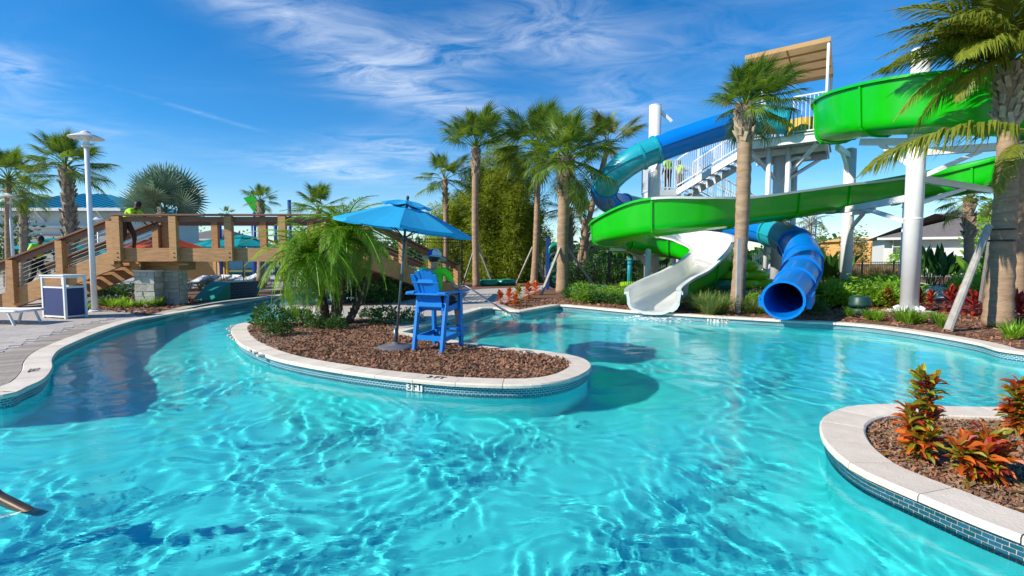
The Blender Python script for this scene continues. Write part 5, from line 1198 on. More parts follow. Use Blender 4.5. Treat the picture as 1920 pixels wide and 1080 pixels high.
# ---------------------------------------------------------------- slides
def frames(P):
    n = len(P); T = [(P[min(i + 1, n - 1)] - P[max(i - 1, 0)]).normalized() for i in range(n)]
    return T
def tube_slide():
    pts = [(1478, 226, 20.6), (1430, 226, 21.0), (1365, 236, 21.3), (1292, 259, 21.4), (1225, 283, 21.4), (1182, 304, 21.5), (1146, 334, 22.0), (1132, 362, 23.2), (1146, 380, 24.4), (1185, 388, 25.4), (1245, 400, 25.8), (1310, 415, 24.5), (1372, 424, 22.6), (1430, 431, 20.6), (1472, 445, 19.0), (1501, 470, 17.6), (1504, 501, 16.1), (1491, 532, 14.0), (1468, 563, 12.2)]
    P = catmull([A(*p) for p in pts], 8); P = resample(P, .22); T = frames(P); n = len(P); RAD = .54; NS = 28
    t = thing('tube_slide', Vector((P[-1].x, P[-1].y, 0)), 'enclosed blue and teal tube slide winding down from the tower to the pool', 'water slide')
    def ring(i, r):
        q_ = min(1, max(0, (i - (n - 30)) / 26)); r -= .09 * q_ * q_ * (3 - 2 * q_)
        u = Vector((0, 0, 1)); s = T[i].cross(u).normalized(); u = s.cross(T[i]).normalized()
        return [P[i] + s * (r * math.cos(2 * math.pi * j / NS)) + u * (r * math.sin(2 * math.pi * j / NS)) for j in range(NS)]
    segs_ = [((1473, 226, 20.65), 'blue'), ((1408, 229, 21.1), 'teal'), ((1232, 281, 21.4), 'blue'), ((1205, 293, 21.45), 'teal'), ((1136, 350, 22.6), 'teal'), ((1165, 385, 25.4), 'blue'), ((1250, 401, 25.8), 'teal'), ((1345, 420, 23.4), 'teal'), ((1450, 437, 19.9), 'blue'), ((1486, 456, 18.3), 'teal'), ((1505, 487, 16.8), 'blue'), ((1500, 517, 15.3), 'blue'), ((1487, 547, 13.8), 'blue')]
    bounds = [0] + [min(range(n), key=lambda i, q=q: (P[i] - A(*q)).length) for q, c_ in segs_] + [n - 1]; cols = [c_ for q, c_ in segs_] + ['blue']; lens = cols
    for k in range(len(lens)):
        a, b = bounds[k], bounds[k + 1]
        if b <= a: continue
        mb = MB()
        vs = []; ks = list(range(a, b + 1))
        for i in ks: vs += ring(i, RAD)
        for i in ks: vs += ring(i, RAD - .025)
        m = len(ks); o = m * NS; fs = []
        for q in range(m - 1):
            for j in range(NS):
                j2 = (j + 1) % NS; fs.append((q * NS + j, (q + 1) * NS + j, (q + 1) * NS + j2, q * NS + j2)); fs.append((o + q * NS + j, o + q * NS + j2, o + (q + 1) * NS + j2, o + (q + 1) * NS + j))
        for j in range(NS):
            j2 = (j + 1) % NS; fs.append((j, j2, o + j2, o + j)); e = (m - 1) * NS; fs.append((e + j, o + e + j, o + e + j2, e + j2))
        mb.add(vs, fs); sec = mb.build('tube_section', cols[k], t); smooth_angle(sec, 50)
        sm = MB()                                         # the bolted seam along both sides
        for sg in (0, 1):
            for q in range(len(ks) - 1):
                i, i2 = ks[q], ks[q + 1]; RAD_ = RAD - .09 * min(1, max(0, (i - (n - 30)) / 26)) ** 1.5; s = T[i].cross(Vector((0, 0, 1))).normalized() * (1 if sg else -1); s2 = T[i2].cross(Vector((0, 0, 1))).normalized() * (1 if sg else -1)
                u = Vector((0, 0, .022)); sm.add([P[i] + s * (RAD_ - .01) + u, P[i2] + s2 * (RAD_ - .01) + u, P[i2] + s2 * (RAD_ + .05) + u, P[i] + s * (RAD_ + .05) + u, P[i] + s * (RAD_ - .01) - u, P[i2] + s2 * (RAD_ - .01) - u, P[i2] + s2 * (RAD_ + .05) - u, P[i] + s * (RAD_ + .05) - u], [(0, 1, 2, 3), (7, 6, 5, 4), (3, 2, 6, 7), (0, 4, 5, 1)])
        link('seam', sm.mesh('seam', cols[k], wloc(sec)), sec)
    for k in range(len(lens) + 1):
        i = bounds[k]; last = k == len(lens)
        w = .05; vs = []
        for off, r in ((-w, RAD), (-w, RAD + (.055 if not last else .03)), (w if not last else 0, RAD + (.055 if not last else .03)), (w if not last else 0, RAD)):
            vs += [p + T[i] * off for p in ring(i, r + .002)]
        fs = [(q * NS + j, q * NS + (j + 1) % NS, ((q + 1) % 4) * NS + (j + 1) % NS, ((q + 1) % 4) * NS + j) for q in range(4) for j in range(NS)]
        fl = MB().add(vs, fs).build('flange', cols[min(k, len(cols) - 1)], t); smooth_angle(fl, 40)
        bm = bmesh.new(); bm.from_mesh(fl.data); bmesh.ops.recalc_face_normals(bm, faces=bm.faces); bm.to_mesh(fl.data); bm.free()
    # splash collar boxes below the exit
    i = bounds[-2]; s = T[-1].cross(Vector((0, 0, 1))).normalized()
    for sg in (-1, 1):
        MB().bar(P[-6] + s * (sg * .52) - Vector((0, 0, .1)), P[-2] + s * (sg * .52) - Vector((0, 0, .1)), .10, .26).build('exit_bracket', 'blue', t)
    return P, T
tubeP, tubeT = tube_slide()
def flume_slide():
    # x, y, floor height, left wall, right wall (seen in the direction of travel)
    K = [(13.6, 21.5, 6.55, 1.0, 1.2), (12.5, 19.9, 6.15, 1.0, 1.3), (11.3, 18.1, 5.8, .9, 1.40), (10.75, 16.2, 5.50, .8, 1.42), (11.3, 14.4, 5.2, .8, 1.42), (13.5, 13.35, 4.85, .8, 1.4), (15.6, 14.3, 4.5, .8, 1.3), (16.3, 16.2, 4.2, .8, 1.25), (15.5, 18.2, 3.92, .8, 1.15), (13.5, 19.0, 3.66, .85, .98), (11.6, 18.75, 3.40, .92, .92), (9.6, 18.2, 3.10, .92, .92), (7.6, 17.65, 2.82, .92, .92), (6.2, 17.3, 2.64, 1.05, .90), (4.7, 17.7, 2.45, 1.22, .80), (3.75, 19.2, 2.24, .88, .75), (4.2, 21.2, 2.05, .85, .75), (5.7, 22.1, 1.88, 1.1, .8), (7.2, 21.6, 1.66, 1.25, .8), (7.75, 20.1, 1.38, 1.25, .75), (7.1, 18.6, 1.02, 1.05, .80), (6.0, 17.4, .64, .75, .75), (4.95, 16.3, .38, .70, .70), (4.15, 15.0, .255, .62, .62), (3.93, 14.2, .235, .56, .56)]
    pts = [Vector(k[:3]) for k in K]; P = []; WL = []; WR = []
    C = catmull(pts, 10); wv = catmull([Vector((k[3], k[4], 0)) for k in K], 10); S_ = [0]
    for a, b in zip(C, C[1:]): S_.append(S_[-1] + (b - a).length)
    n = int(S_[-1] / .22); k = 0
    for i in range(n + 1):
        s = S_[-1] * i / n
        while k < len(C) - 2 and S_[k + 1] < s: k += 1
        q = min(1, (s - S_[k]) / max(1e-6, S_[k + 1] - S_[k])); P.append(C[k].lerp(C[k + 1], q)); w = wv[k].lerp(wv[k + 1], q); WL.append(w.x); WR.append(w.y)
    T = frames(P); t = thing('flume_slide', Vector((P[-1].x, P[-1].y, 0)), 'open green flume slide that loops down to a white exit chute at the pool edge', 'water slide')
    HW = .64
    def prof(h, grow):                                     # half profile: (out, up) from floor centre to rim
        g = grow; pr = [(0, -g), (.26, .012 - g), (.44, .075 - g * .8)]
        for a in (25, 50, 75): pr.append((.40 + (HW - .40 + g) * math.sin(R(a)) , .30 - (.24 + g) * math.cos(R(a)) * 1.0))
        pr.append((HW + g, min(h, .36) if h < .36 else .36)); pr.append((HW + .03 + g + .05 * max(0, h - .6), max(h, .37)))
        return [(x, min(z, h)) for x, z in pr]
    def ring(i, grow):
        f = T[i].copy(); f.z = 0; f.normalize(); r = Vector((f.y, -f.x, 0))
        # bank the floor into the turn
        L_ = [P[i] - r * x + Vector((0, 0, z)) for x, z in prof(WL[i], grow)]; Rr = [P[i] + r * x + Vector((0, 0, z)) for x, z in prof(WR[i], grow)]
        return L_[::-1] + Rr[1:]
    total = n; seclen = 2.35; cnt = int(S_[-1] / seclen); bounds = [round(total * k / cnt) for k in range(cnt + 1)]
    wstart = None
    for k in range(cnt):
        a, b = bounds[k], bounds[k + 1]; white = P[(a + b) // 2].y < 22.6 and (a + b) / 2 / total > .745; run = (P[(a + b) // 2].x < 13.0 and .40 < (a + b) / 2 / total < .62)
        ks = list(range(a, b + 1)); vo = []; vi = []
        for i in ks: vo.append(ring(i, .03)); vi.append(ring(i, 0))
        m = len(vo[0]); vs = [p for r in vo for p in r]; o = len(vs); vs += [p for r in vi for p in r]; fs = []; mi = []
        for q in range(len(ks) - 1):
            for j in range(m - 1):
                fs.append((q * m + j, (q + 1) * m + j, (q + 1) * m + j + 1, q * m + j + 1)); mi.append(0)
                fs.append((o + q * m + j, o + q * m + j + 1, o + (q + 1) * m + j + 1, o + (q + 1) * m + j)); mi.append(1)
        e = (len(ks) - 1) * m
        for j in range(m - 1): fs += [(j, j + 1, o + j + 1, o + j), (e + j, o + e + j, o + e + j + 1, e + j + 1)]; mi += [0, 0]
        mb = MB(); mb.add(vs, fs); mb.m = mi
        sec = mb.build('flume_section', ['green' if k < cnt - 1 else 'gelwhite', 'gelwhite' if white else 'green'], t)
        bm = bmesh.new(); bm.from_mesh(sec.data); bmesh.ops.recalc_face_normals(bm, faces=bm.faces); bm.to_mesh(sec.data); bm.free(); smooth_angle(sec, 45)
        # rim flanges along both edges
        for sd in (0, 1):
            rm = MB(); rr = []
            for q, i in enumerate(ks):
                p = vo[q][0 if sd == 0 else -1]; f = T[i].copy(); f.z = 0; f.normalize(); r = Vector((f.y, -f.x, 0)) * (-1 if sd == 0 else 1)
                rr.append([p - r * .05 + Vector((0, 0, .006)), p + r * .09 + Vector((0, 0, .006)), p + r * .09 + Vector((0, 0, -.07)), p - r * .0 + Vector((0, 0, -.045))])
            vs = [x for r_ in rr for x in r_]; fs = [(q * 4 + j, q * 4 + (j + 1) % 4, (q + 1) * 4 + (j + 1) % 4, (q + 1) * 4 + j) for q in range(len(rr) - 1) for j in range(4)] + [(3, 2, 1, 0), tuple((len(rr) - 1) * 4 + j for j in range(4))]
            rm.add(vs, fs); me = rm.mesh('rim', 'gelwhite' if white else ('greenrim' if run else 'green'), wloc(sec)); bm = bmesh.new(); bm.from_mesh(me); bmesh.ops.recalc_face_normals(bm, faces=bm.faces); bm.to_mesh(me); bm.free(); link('rim', me, sec)
        # bolted joint at the section's upper end
        if k:
            i = a; A0 = ring(i, .032); A1 = ring(i, .085); vs = []
            for off in (-.035, .035): vs += [p + T[i] * off for p in A0] + [p + T[i] * off for p in A1]
            fs = []
            for j in range(m - 1): fs += [(m + j, m + j + 1, 3 * m + j + 1, 3 * m + j), (j, m + j, m + j + 1, j + 1)[::-1], (2 * m + j, 3 * m + j, 3 * m + j + 1, 2 * m + j + 1)]
            fj = MB().add(vs, fs).build('flange', 'green', t)
    fe = MB(); i = n; A0, A1 = ring(i, -.004), ring(i, .075); vs = []
    for off in (-.10, .012): vs += [p + T[i] * off for p in A0] + [p + T[i] * off for p in A1]
    m = len(A0); fs = [(0, m, 3 * m, 2 * m), (m - 1, 3 * m - 1, 4 * m - 1, 2 * m - 1)]
    for j in range(m - 1): fs += [(j, j + 1, 2 * m + j + 1, 2 * m + j), (m + j, 3 * m + j, 3 * m + j + 1, m + j + 1), (2 * m + j, 2 * m + j + 1, 3 * m + j + 1, 3 * m + j), (j, m + j, m + j + 1, j + 1)]
    fl = fe.add(vs, fs).build('exit_lip', 'gelwhite', t); bm = bmesh.new(); bm.from_mesh(fl.data); bmesh.ops.recalc_face_normals(bm, faces=bm.faces); bm.to_mesh(fl.data); bm.free()
    return P, T
flumeP, flumeT = flume_slide()
# support posts
def post(base, ztop, r, label, arms=(), plate=True):
    b = Vector(base); t = thing('slide_post', b, label, 'post', 'white slide support posts')
    MB().tube([b + Vector((0, 0, .0)), Vector((b.x, b.y, ztop))], r, 24).build('column', 'white', t, True)
    MB().lathe([(0, .06), (r * .5, .05), (r * 1.01, .0), (r * 1.01, -.04)], (b.x, b.y, ztop), 24).build('cap', 'white', t, True)
    for fz in (.36, .72):
        z_ = b.z + (ztop - b.z) * fz; MB().lathe([(r, -.03), (r * 1.035, -.02), (r * 1.035, .02), (r, .03)], (b.x, b.y, z_), 24).build('weld_collar', 'white', t)
    if plate:
        MB().box(b + Vector((0, 0, .02)), (r * 3.2, r * 3.2, .05)).build('base_plate', 'white', t)
        MB().box(b + Vector((0, 0, -.03)), (r * 4.0, r * 4.0, .10), .2).build('footing', 'concrete', t)
        for k in range(8):
            a = k * math.pi / 4; MB().bar(b + Vector((math.cos(a) * r * .98, math.sin(a) * r * .98, .13)), b + Vector((math.cos(a) * r * 1.55, math.sin(a) * r * 1.55, .06)), .02, .12).build('gusset', 'white', t)
    for a0, a1 in arms:
        a0, a1 = Vector(a0), Vector(a1); MB().bar(a0, a1, .14, .20).build('arm', 'white', t)
        m = a0.lerp(a1, .62); MB().bar(a0 - Vector((0, 0, .75)), m - Vector((0, 0, .08)), .10, .12).build('brace', 'white', t)
    return t
np_ = Vector((A(1709, 480, 14.6).x, 14.6, .22))
post(np_, A(1733, 92, 14.6).z, .225, 'thick white slide post standing in the red-leaved bed', [((np_.x, 14.6, 3.46), (11.75, 18.4, 3.42)), ((np_.x, 14.6, 4.0), (15.9, 17.2, 3.98)), ((np_.x, 14.6, 5.0), (10.8, 16.1, 5.32)), ((np_.x, 14.6, 4.7), (13.3, 13.5, 4.68))])
fp = Vector((A(1587, 480, 20.5).x, 20.5, .18)); post(fp, 6.0, .21, 'thick shaded slide post right of the blue tube bend', [((fp.x, 20.5, 5.72), (12.2, 19.5, 5.88)), ((fp.x, 20.5, 3.5), (13.4, 19.1, 3.5))], False)
tp = Vector((A(1224, 480, 23.6).x, 23.6, .18)); post(tp, A(1228, 198, 23.6).z, .27, 'tall white slide post carrying the upper blue tube beside the stair landing', [((tp.x, 23.6, 6.35), (6.55, 22.0, 6.32)), ((tp.x, 23.6, 1.75), (5.3, 22.2, 1.72)), ((tp.x, 23.6, 2.1), (3.9, 20.2, 2.1))], False)
MB().bar((tp.x + .2, tp.y - .02, 8.35), (tp.x + .72, tp.y - .1, 7.85), .10, .14).build('hook_arm', 'white', [o for o in COL.objects if o.name.startswith('slide_post')][-1])
for (px, Y, zt, r, lb) in [(1215, 21.2, 2.05, .12, 'slim white post under the lower green curve'), (1462, 24.2, 3.0, .13, 'slim white post under the blue tube at the tower foot')]:
    post(Vector((A(px, 480, Y).x, Y, .18)), zt, r, lb, (), False)
# ---------------------------------------------------------------- slide tower
def tower():
    c = [Vector((12.04, 20.0, 0)), Vector((9.76, 21.8, 0)), Vector((12.25, 25.6, 0)), Vector((14.5, 23.8, 0))]; ZP = 6.6
    mid = sum(c, Vector()) / 4; t = thing('slide_tower', (mid.x, mid.y, .18), 'white steel slide tower with tan canopy, railings and stairs', 'slide tower')
    ux = (c[0] - c[1]).normalized(); uy = (c[2] - c[1]).normalized(); LX = (c[0] - c[1]).length; LY = (c[2] - c[1]).length
    rot = Matrix((ux, uy, Vector((0, 0, 1)))).transposed()
    Z = lambda p, z: Vector((p.x, p.y, z))
    MB().box(Z(mid, ZP - .03), (LX + .2, LY + .2, .06), rot=rot).build('platform_deck', 'galv', t)
    for i in range(4):
        a, b = c[i], c[(i + 1) % 4]; MB().bar(Z(a, ZP - .20), Z(b, ZP - .20), .10, .30).build('edge_beam', 'white', t)
    for k in range(7):
        q = (k + .5) / 7; MB().bar(Z(c[1].lerp(c[2], q), ZP - .16), Z(c[0].lerp(c[3], q), ZP - .16), .07, .18).build('joist', 'white', t)
    MB().bar(Z(c[1].lerp(c[2], .25), ZP - .42), Z(c[0].lerp(c[3], .25), ZP - .42), .16, .24).build('girder', 'white', t); MB().bar(Z(c[1].lerp(c[2], .75), ZP - .42), Z(c[0].lerp(c[3], .75), ZP - .42), .16, .24).build('girder', 'white', t)
    leg = Vector((A(1457, 480, 22.4).x, 22.4, 0))
    MB().tube([Z(leg, .15), Z(leg, ZP - .3)], .26, 20).build('main_column', 'white', t, True)
    for px, Y, r in ((1436, 21.6, .10), (1472, 21.4, .10), (1484, 23.4, .13), (1449, 23.9, .10)):
        q = A(px, 480, Y); MB().tube([(q.x, Y, .15), (q.x, Y, ZP - .3)], r, 12).build('column', 'white', t, True)
    for a, z0, b in ((leg, 4.9, c[0]), (leg, 4.9, c[1]), (leg, 4.9, c[3]), (leg, 4.9, c[2])):
        MB().bar(Z(a, z0), Z(a.lerp(b, .85), ZP - .38), .12, .12).build('brace', 'white', t)
    tr = MB(); a = Vector((A(1470, 480, 21.4).x, 21.4, 5.7)); tr.tube([a, a + Vector((.5, .2, .18)), a + Vector((1.1, .3, .2))], .08, 8); tr.build('water_pipe', 'white', t, True)
    # canopy
    ZC = 10.0; cc = [p + (p - mid).normalized() * .12 for p in c]
    for p in c: MB().tube([Z(p, ZP), Z(p, ZC)], .055, 10).build('canopy_post', 'white', t, True)
    mb = MB(); cs = [Z(p, ZC + .08) for p in cc]; ap = Z(mid, ZC + .22)
    mb.add(cs + [ap] + [p - Vector((0, 0, .17)) for p in cs], [(0, 1, 4)[::-1], (1, 2, 4)[::-1], (2, 3, 4)[::-1], (3, 0, 4)[::-1], (0, 1, 6, 5), (1, 2, 7, 6), (2, 3, 8, 7), (3, 0, 5, 8)]); mb.build('canopy', 'tancanvas', t)
    for k in range(1, 4):
        MB().bar(Z(c[1].lerp(c[2], k / 4), ZC + .04), Z(c[0].lerp(c[3], k / 4), ZC + .04), .05, .07).build('canopy_rib', 'tancanvas', t)
    MB().bar(Z(c[1].lerp(c[0], .5), ZC + .03), Z(c[2].lerp(c[3], .5), ZC + .03), .05, .06).build('canopy_rib', 'tancanvas', t)
    pk = MB().tube([(0, 0, 0), (0, 0, 1.38)], .014, 5, False).mesh('picket', 'white')
    def railing(a, b, H=1.48, gap=.125):
        a, b = Vector(a), Vector(b); r = MB()
        for z in (.10, H): r.bar(a + Vector((0, 0, z)), b + Vector((0, 0, z)), .05, .05)
        n = max(1, round((b - a).length / 1.6))
        for k in range(n + 1): p = a.lerp(b, k / n); r.bar(p, p + Vector((0, 0, H + .02)), .055, .055, (0, 1, 0))
        o = r.build('railing', 'white', t); m = int((b - a).length / gap)
        for k in range(1, m):
            p = a.lerp(b, k / m) + Vector((0, 0, .10)); link('picket', pk, o, Matrix.Translation(p - wloc(o)))
    for a, b in ((c[0], c[1].lerp(c[0], .62)), (c[1], c[1].lerp(c[0], .25)), (c[3], c[2]), (c[0], c[0].lerp(c[3], .30)), (c[1], c[1].lerp(c[2], .12)), (c[1].lerp(c[2], .62), c[2])): railing(Z(a, ZP), Z(b, ZP))
    # upper flight from the landing to the platform
    ZL = 5.15; L0 = Vector((8.35, 26.2, ZL)); L1 = Z(c[1].lerp(c[2], .28), ZP) - ux * .1
    d = (L1 - L0); hd = Vector((d.x, d.y, 0)).normalized(); sd = Vector((-hd.y, hd.x, 0)); w = 1.2; n = 9
    for s in (0, 1):
        o = sd * (w * s); MB().bar(L0 + o + Vector((0, 0, -.12)), L1 + o + Vector((0, 0, -.12)), .07, .30).build('stringer', 'white', t); railing(L0 + o + Vector((0, 0, .1)), L1 + o + Vector((0, 0, .1)), 1.40)
    for k in range(n): MB().box(L0.lerp(L1, (k + .5) / n) + sd * (w / 2) + Vector((0, 0, .02)), (.34, w - .08, .05), math.atan2(hd.y, hd.x)).build('step', 'galv', t)
    # landing
    l0, l1, l2, l3 = Vector((7.15, 26.2, ZL)), Vector((8.35 + .0, 26.2, ZL)), Vector((9.3, 28.4, ZL)), Vector((7.15, 28.4, ZL))
    MB().add([l0, l1, l2, l3] + [p - Vector((0, 0, .3)) for p in (l0, l1, l2, l3)], [(0, 1, 2, 3), (7, 6, 5, 4), (0, 4, 5, 1), (1, 5, 6, 2), (2, 6, 7, 3), (3, 7, 4, 0)]).build('landing', 'white', t)
    for a, b in ((l0, l1 - Vector((.1, 0, 0))), (l0, l3), (l3, l2)): railing(a, b)
    for p in (l0 + Vector((.2, .3, 0)), l3 + Vector((.2, -.2, 0)), l2 + Vector((-.2, -.3, 0)), l1 + Vector((0, .2, 0))): MB().tube([(p.x, p.y, .15), (p.x, p.y, ZL - .3)], .10, 12).build('column', 'white', t, True)
    # lower flight to the ground
    a = Vector((9.3, 27.3, ZL)); b = Vector((14.2, 27.6, 2.6)); d = (b - a).normalized(); sd = Vector((-d.y, d.x, 0)).normalized()
    for s in (-.6, .6):
        o = sd * s; MB().bar(a + o + Vector((0, 0, -.12)), b + o + Vector((0, 0, -.12)), .07, .30).build('stringer', 'white', t); railing(a + o + Vector((0, 0, .1)), b + o + Vector((0, 0, .1)), 1.40)
    for k in range(14): MB().box(a.lerp(b, (k + .5) / 14), (.30, 1.1, .05), math.atan2(d.y, d.x)).build('step', 'galv', t)
    MB().box((15.0, 27.6, 2.5), (1.7, 1.5, .2)).build('landing', 'white', t)
    for x, y in ((14.4, 27.0), (15.7, 28.2)): MB().tube([(x, y, .15), (x, y, 2.4)], .10, 10).build('column', 'white', t, True)
    MB().bar((15.7, 27.0, 2.5), (12.0, 26.2, .25), .9, .2).build('stair_run', 'white', t); railing((15.7, 26.6, 2.6), (12.0, 25.8, .35), 1.1)
    # start tubs on the platform
    MB().lathe([(.0, 0), (.5, 0), (.62, .25), (.62, .8), (.52, .8), (.5, .2), (0, .1)], Z(c[0].lerp(c[2], .30), ZP + .02), 20).build('start_tub', 'yellow', t)
    return ZL
ZL = tower()
person((8.05, 26.75, ZL + .01), R(20), STAND, 'person in lime shirt standing at the left corner of the slide stair landing', 'shirt', 'pants', sc=1.05)
person((9.0, 27.9, ZL + .01), R(-65), dict(STAND, elR=(.27, .12, 1.15), wrR=(.22, .34, 1.18)), 'person in lime shirt at the foot of the upper slide stairs', 'shirt', 'pants', sc=1.03)
# ---------------------------------------------------------------- fences
def fence(a, b, H, label, gap=.115, pw=.016, dz=.18):
    a, b = Vector((a[0], a[1], dz)), Vector((b[0], b[1], dz)); t = thing('metal_fence', a, label, 'fence', 'black picket fences'); L = (b - a).length; ang = math.atan2(b.y - a.y, b.x - a.x)
    for z in (H - .06, H - .22, .15): MB().bar(a + Vector((0, 0, z)), b + Vector((0, 0, z)), .03, .035).build('rail', 'blackmetal', t)
    pk = MB().box((0, 0, H / 2), (pw, pw, H)).mesh('picket', 'blackmetal'); n = int(L / gap)
    for k in range(n + 1): link('picket', pk, t, Matrix.Translation((b - a) * (k / n)) @ Matrix.Rotation(ang, 4, 'Z'))
    m = max(1, round(L / 2.2)); ps = MB().box((0, 0, H / 2 + .04), (.065, .065, H + .08)).mesh('post', 'blackmetal')
    for k in range(m + 1): link('post', ps, t, Matrix.Translation((b - a) * (k / m)) @ Matrix.Rotation(ang, 4, 'Z'))
fence((X(1058, 24), 24), (X(1141, 23.4), 23.4), 2.15, 'tall black picket fence behind the stout palm', .10)
fence((X(1143, 24.2), 24.2), (X(1250, 25), 25), 1.45, 'low black picket fence left of the white exit chute', .10)
fence((X(1500, 35), 35), (X(1735, 35), 35), 1.25, 'low black fence beyond the far pool, left stretch', .12)
fence((X(1735, 34), 34), (X(1910, 30), 30), 1.35, 'low black fence behind the paddle-leaved plants', .12)
fence((X(700, 27), 27), (X(866, 29), 29), 2.6, 'tall pale fence panels seen under the umbrella edge', .13)
# ---------------------------------------------------------------- pool house with blue metal roof
def pool_house():
    Y = 38; x0, x1 = X(-60, Y), X(225, Y); ze = A(100, 392, Y).z; zr = A(100, 366, Y + 5).z + .1; t = thing('pool_house', ((x0 + x1) / 2, Y + 5, .18), 'white pool house with a blue standing-seam metal roof behind the left palms', 'building')
    MB().box(((x0 + x1) / 2, Y + 5, (ze + .18) / 2), (x1 - x0, 9.4, ze - .18)).build('wall', 'stucco', t)
    MB().box(((x0 + x1) / 2, Y + .2, .18 + (A(100, 440, Y).z - .18) / 2), (x1 - x0 + .3, .35, A(100, 440, Y).z - .18)).build('stone_base', 'brickwall', t)
    MB().box((X(152, Y), Y - .02, (.18 + A(0, 428, Y).z) / 2), (X(178, Y) - X(128, Y), .2, A(0, 428, Y).z - .2)).build('doorway', 'shade', t)
    MB().box(((x0 + x1) / 2, Y + .1, A(0, 428, Y).z + .1), (x1 - x0 + .32, .4, .18)).build('trim_band', 'stucco', t)
    for k in range(5): 
        x = x0 + (k + .5) * (x1 - x0) / 5; MB().bar((x, Y + .25, ze - .9), (x, Y - .55, ze - .12), .12, .14).build('bracket', 'stucco', t)
    e = .9; A_ = [Vector((x0 - e, Y - e, ze)), Vector((x1 + e, Y - e, ze)), Vector((x1 + e, Y + 10 + e, ze)), Vector((x0 - e, Y + 10 + e, ze))]; r0, r1 = Vector((x0 + 4.5, Y + 5, zr)), Vector((x1 - 4.9, Y + 5, zr))
    vs = A_ + [r0, r1] + [p - Vector((0, 0, .18)) for p in A_]
    rf = MB().add(vs, [(0, 1, 5, 4), (1, 2, 5), (2, 3, 4, 5), (3, 0, 4), (0, 6, 7, 1), (1, 7, 8, 2), (9, 8, 7, 6)]).build('roof', 'metalroof', t)
    n = int((x1 - x0) / .5)
    for k in range(n):
        x = x0 - e + (k + .5) * (x1 - x0 + 2 * e) / n; q = min(1, (x - (x0 - e)) / (r0.x - x0 + e), ((x1 + e) - x) / (x1 + e - r1.x)); a = Vector((x, Y - e, ze)); b = Vector((x, Y - e + (5 + e) * q, ze + (zr - ze) * q)); link('seam', MB().bar(a + Vector((0, 0, .03)), b + Vector((0, 0, .03)), .05, .06).mesh('seam', 'metalroof', wloc(rf)), rf)
    for k in range(24):
        y = Y - e + (k + .5) * (10 + 2 * e) / 24; q = 1 - abs(y - (Y + 5)) / (5 + e); a = Vector((x1 + e, y, ze)); b = Vector((x1 + e + (r1.x - x1 - e) * q, y, ze + (zr - ze) * q)); link('seam', MB().bar(a + Vector((0, 0, .03)), b + Vector((0, 0, .03)), .05, .06).mesh('seam', 'metalroof', wloc(rf)), rf)
    MB().box(((x0 + x1) / 2, Y - e - .02, ze - .10), (x1 - x0 + 2 * e, .06, .22)).build('fascia', 'stucco', t)
pool_house()
def low_house(px0, px1, Y, ye, yr, label, wallm, roofm, hip=.8):
    x0, x1 = X(px0, Y), X(px1, Y); ze, zr = A(0, ye, Y).z, A(0, yr, Y + 5).z; t = thing('house', ((x0 + x1) / 2, Y + 5, .18), label, 'house')
    MB().box(((x0 + x1) / 2, Y + 5, (ze + .18) / 2), (x1 - x0, 9.6, ze - .18)).build('wall', wallm, t)
    e = .6; h = min((x1 - x0) * .4, 5) * hip; vs = [(x0 - e, Y - e, ze), (x1 + e, Y - e, ze), (x1 + e, Y + 10 + e, ze), (x0 - e, Y + 10 + e, ze), (x0 + h, Y + 5, zr), (x1 - h, Y + 5, zr)]
    MB().add(vs, [(0, 1, 5, 4), (1, 2, 5), (2, 3, 4, 5), (3, 0, 4), (3, 2, 1, 0)]).build('roof', roofm, t); MB().box(((x0 + x1) / 2, Y - e - .02, ze - .1), (x1 - x0 + 2 * e, .08, .2)).build('fascia', 'stucco', t)
    return t
def window(t, px, py, w, h, Y):
    c = A(px, py, Y); f = MB()
    for dx, dz, ww, hh in ((-w / 2, 0, .07, h), (w / 2, 0, .07, h), (0, -h / 2, w + .07, .07), (0, h / 2, w + .07, .07), (0, 0, w, .05)): f.box((c.x + dx, Y - .06, c.z + dz), (ww, .08, hh))
    o = f.build('window', 'white', t); link('pane', MB().box((c.x, Y - .03, c.z), (w, .03, h)).mesh('pane', 'glass', wloc(o)), o)
h1 = low_house(1657, 1905, 46, 446, 405, 'white two-storey house with grey shingle roof behind the right palms', 'stucco', 'shingle', 1.6)
for px, py in ((1681, 463), (1789, 461), (1860, 461)): window(h1, px, py, 1.0, 1.35, 46)
for px in (1700, 1760): window(h1, px, 492, 1.0, 1.2, 46)
def turn(t, pivot, a):                                   # turn a finished building about a point of the ground
    p = Vector(pivot); m = Matrix.Rotation(a, 3, 'Z'); t.location = p + m @ (t.location - p); t.rotation_euler = (0, 0, a)
turn(h1, (X(1657, 46), 46, .18), R(-30))
h2 = low_house(1602, 1668, 88, 452, 446, 'unfinished house with bare yellow sheathing far behind the grey slide post', 'osb', 'osb', .4)
g_ = MB(); gx0, gx1, gy = X(1632, 86), X(1662, 86), 86
g_.add([(gx0, gy, .18), (gx1, gy, .18), (gx1, gy, A(0, 456, gy).z), ((gx0 + gx1) / 2, gy, A(0, 446, gy).z), (gx0, gy, A(0, 456, gy).z)] + [(gx0, gy + 3, .18), (gx1, gy + 3, .18), (gx1, gy + 3, A(0, 456, gy).z), ((gx0 + gx1) / 2, gy + 3, A(0, 446, gy).z), (gx0, gy + 3, A(0, 456, gy).z)], [(0, 1, 2, 3, 4), (0, 4, 9, 5), (4, 3, 8, 9), (3, 2, 7, 8), (2, 1, 6, 7)]); g_.build('gable', 'osb', h2)
window(h2, 1645, 462, .9, 1.6, 85.9)
MB().box((X(1655, 42), 42, .65), (X(1712, 42) - X(1618, 42), .4, .95)).build('screen_wall', 'navy', thing('screen_wall', (X(1655, 42), 42, .18), 'dark slate screen wall below the white house', 'wall'))
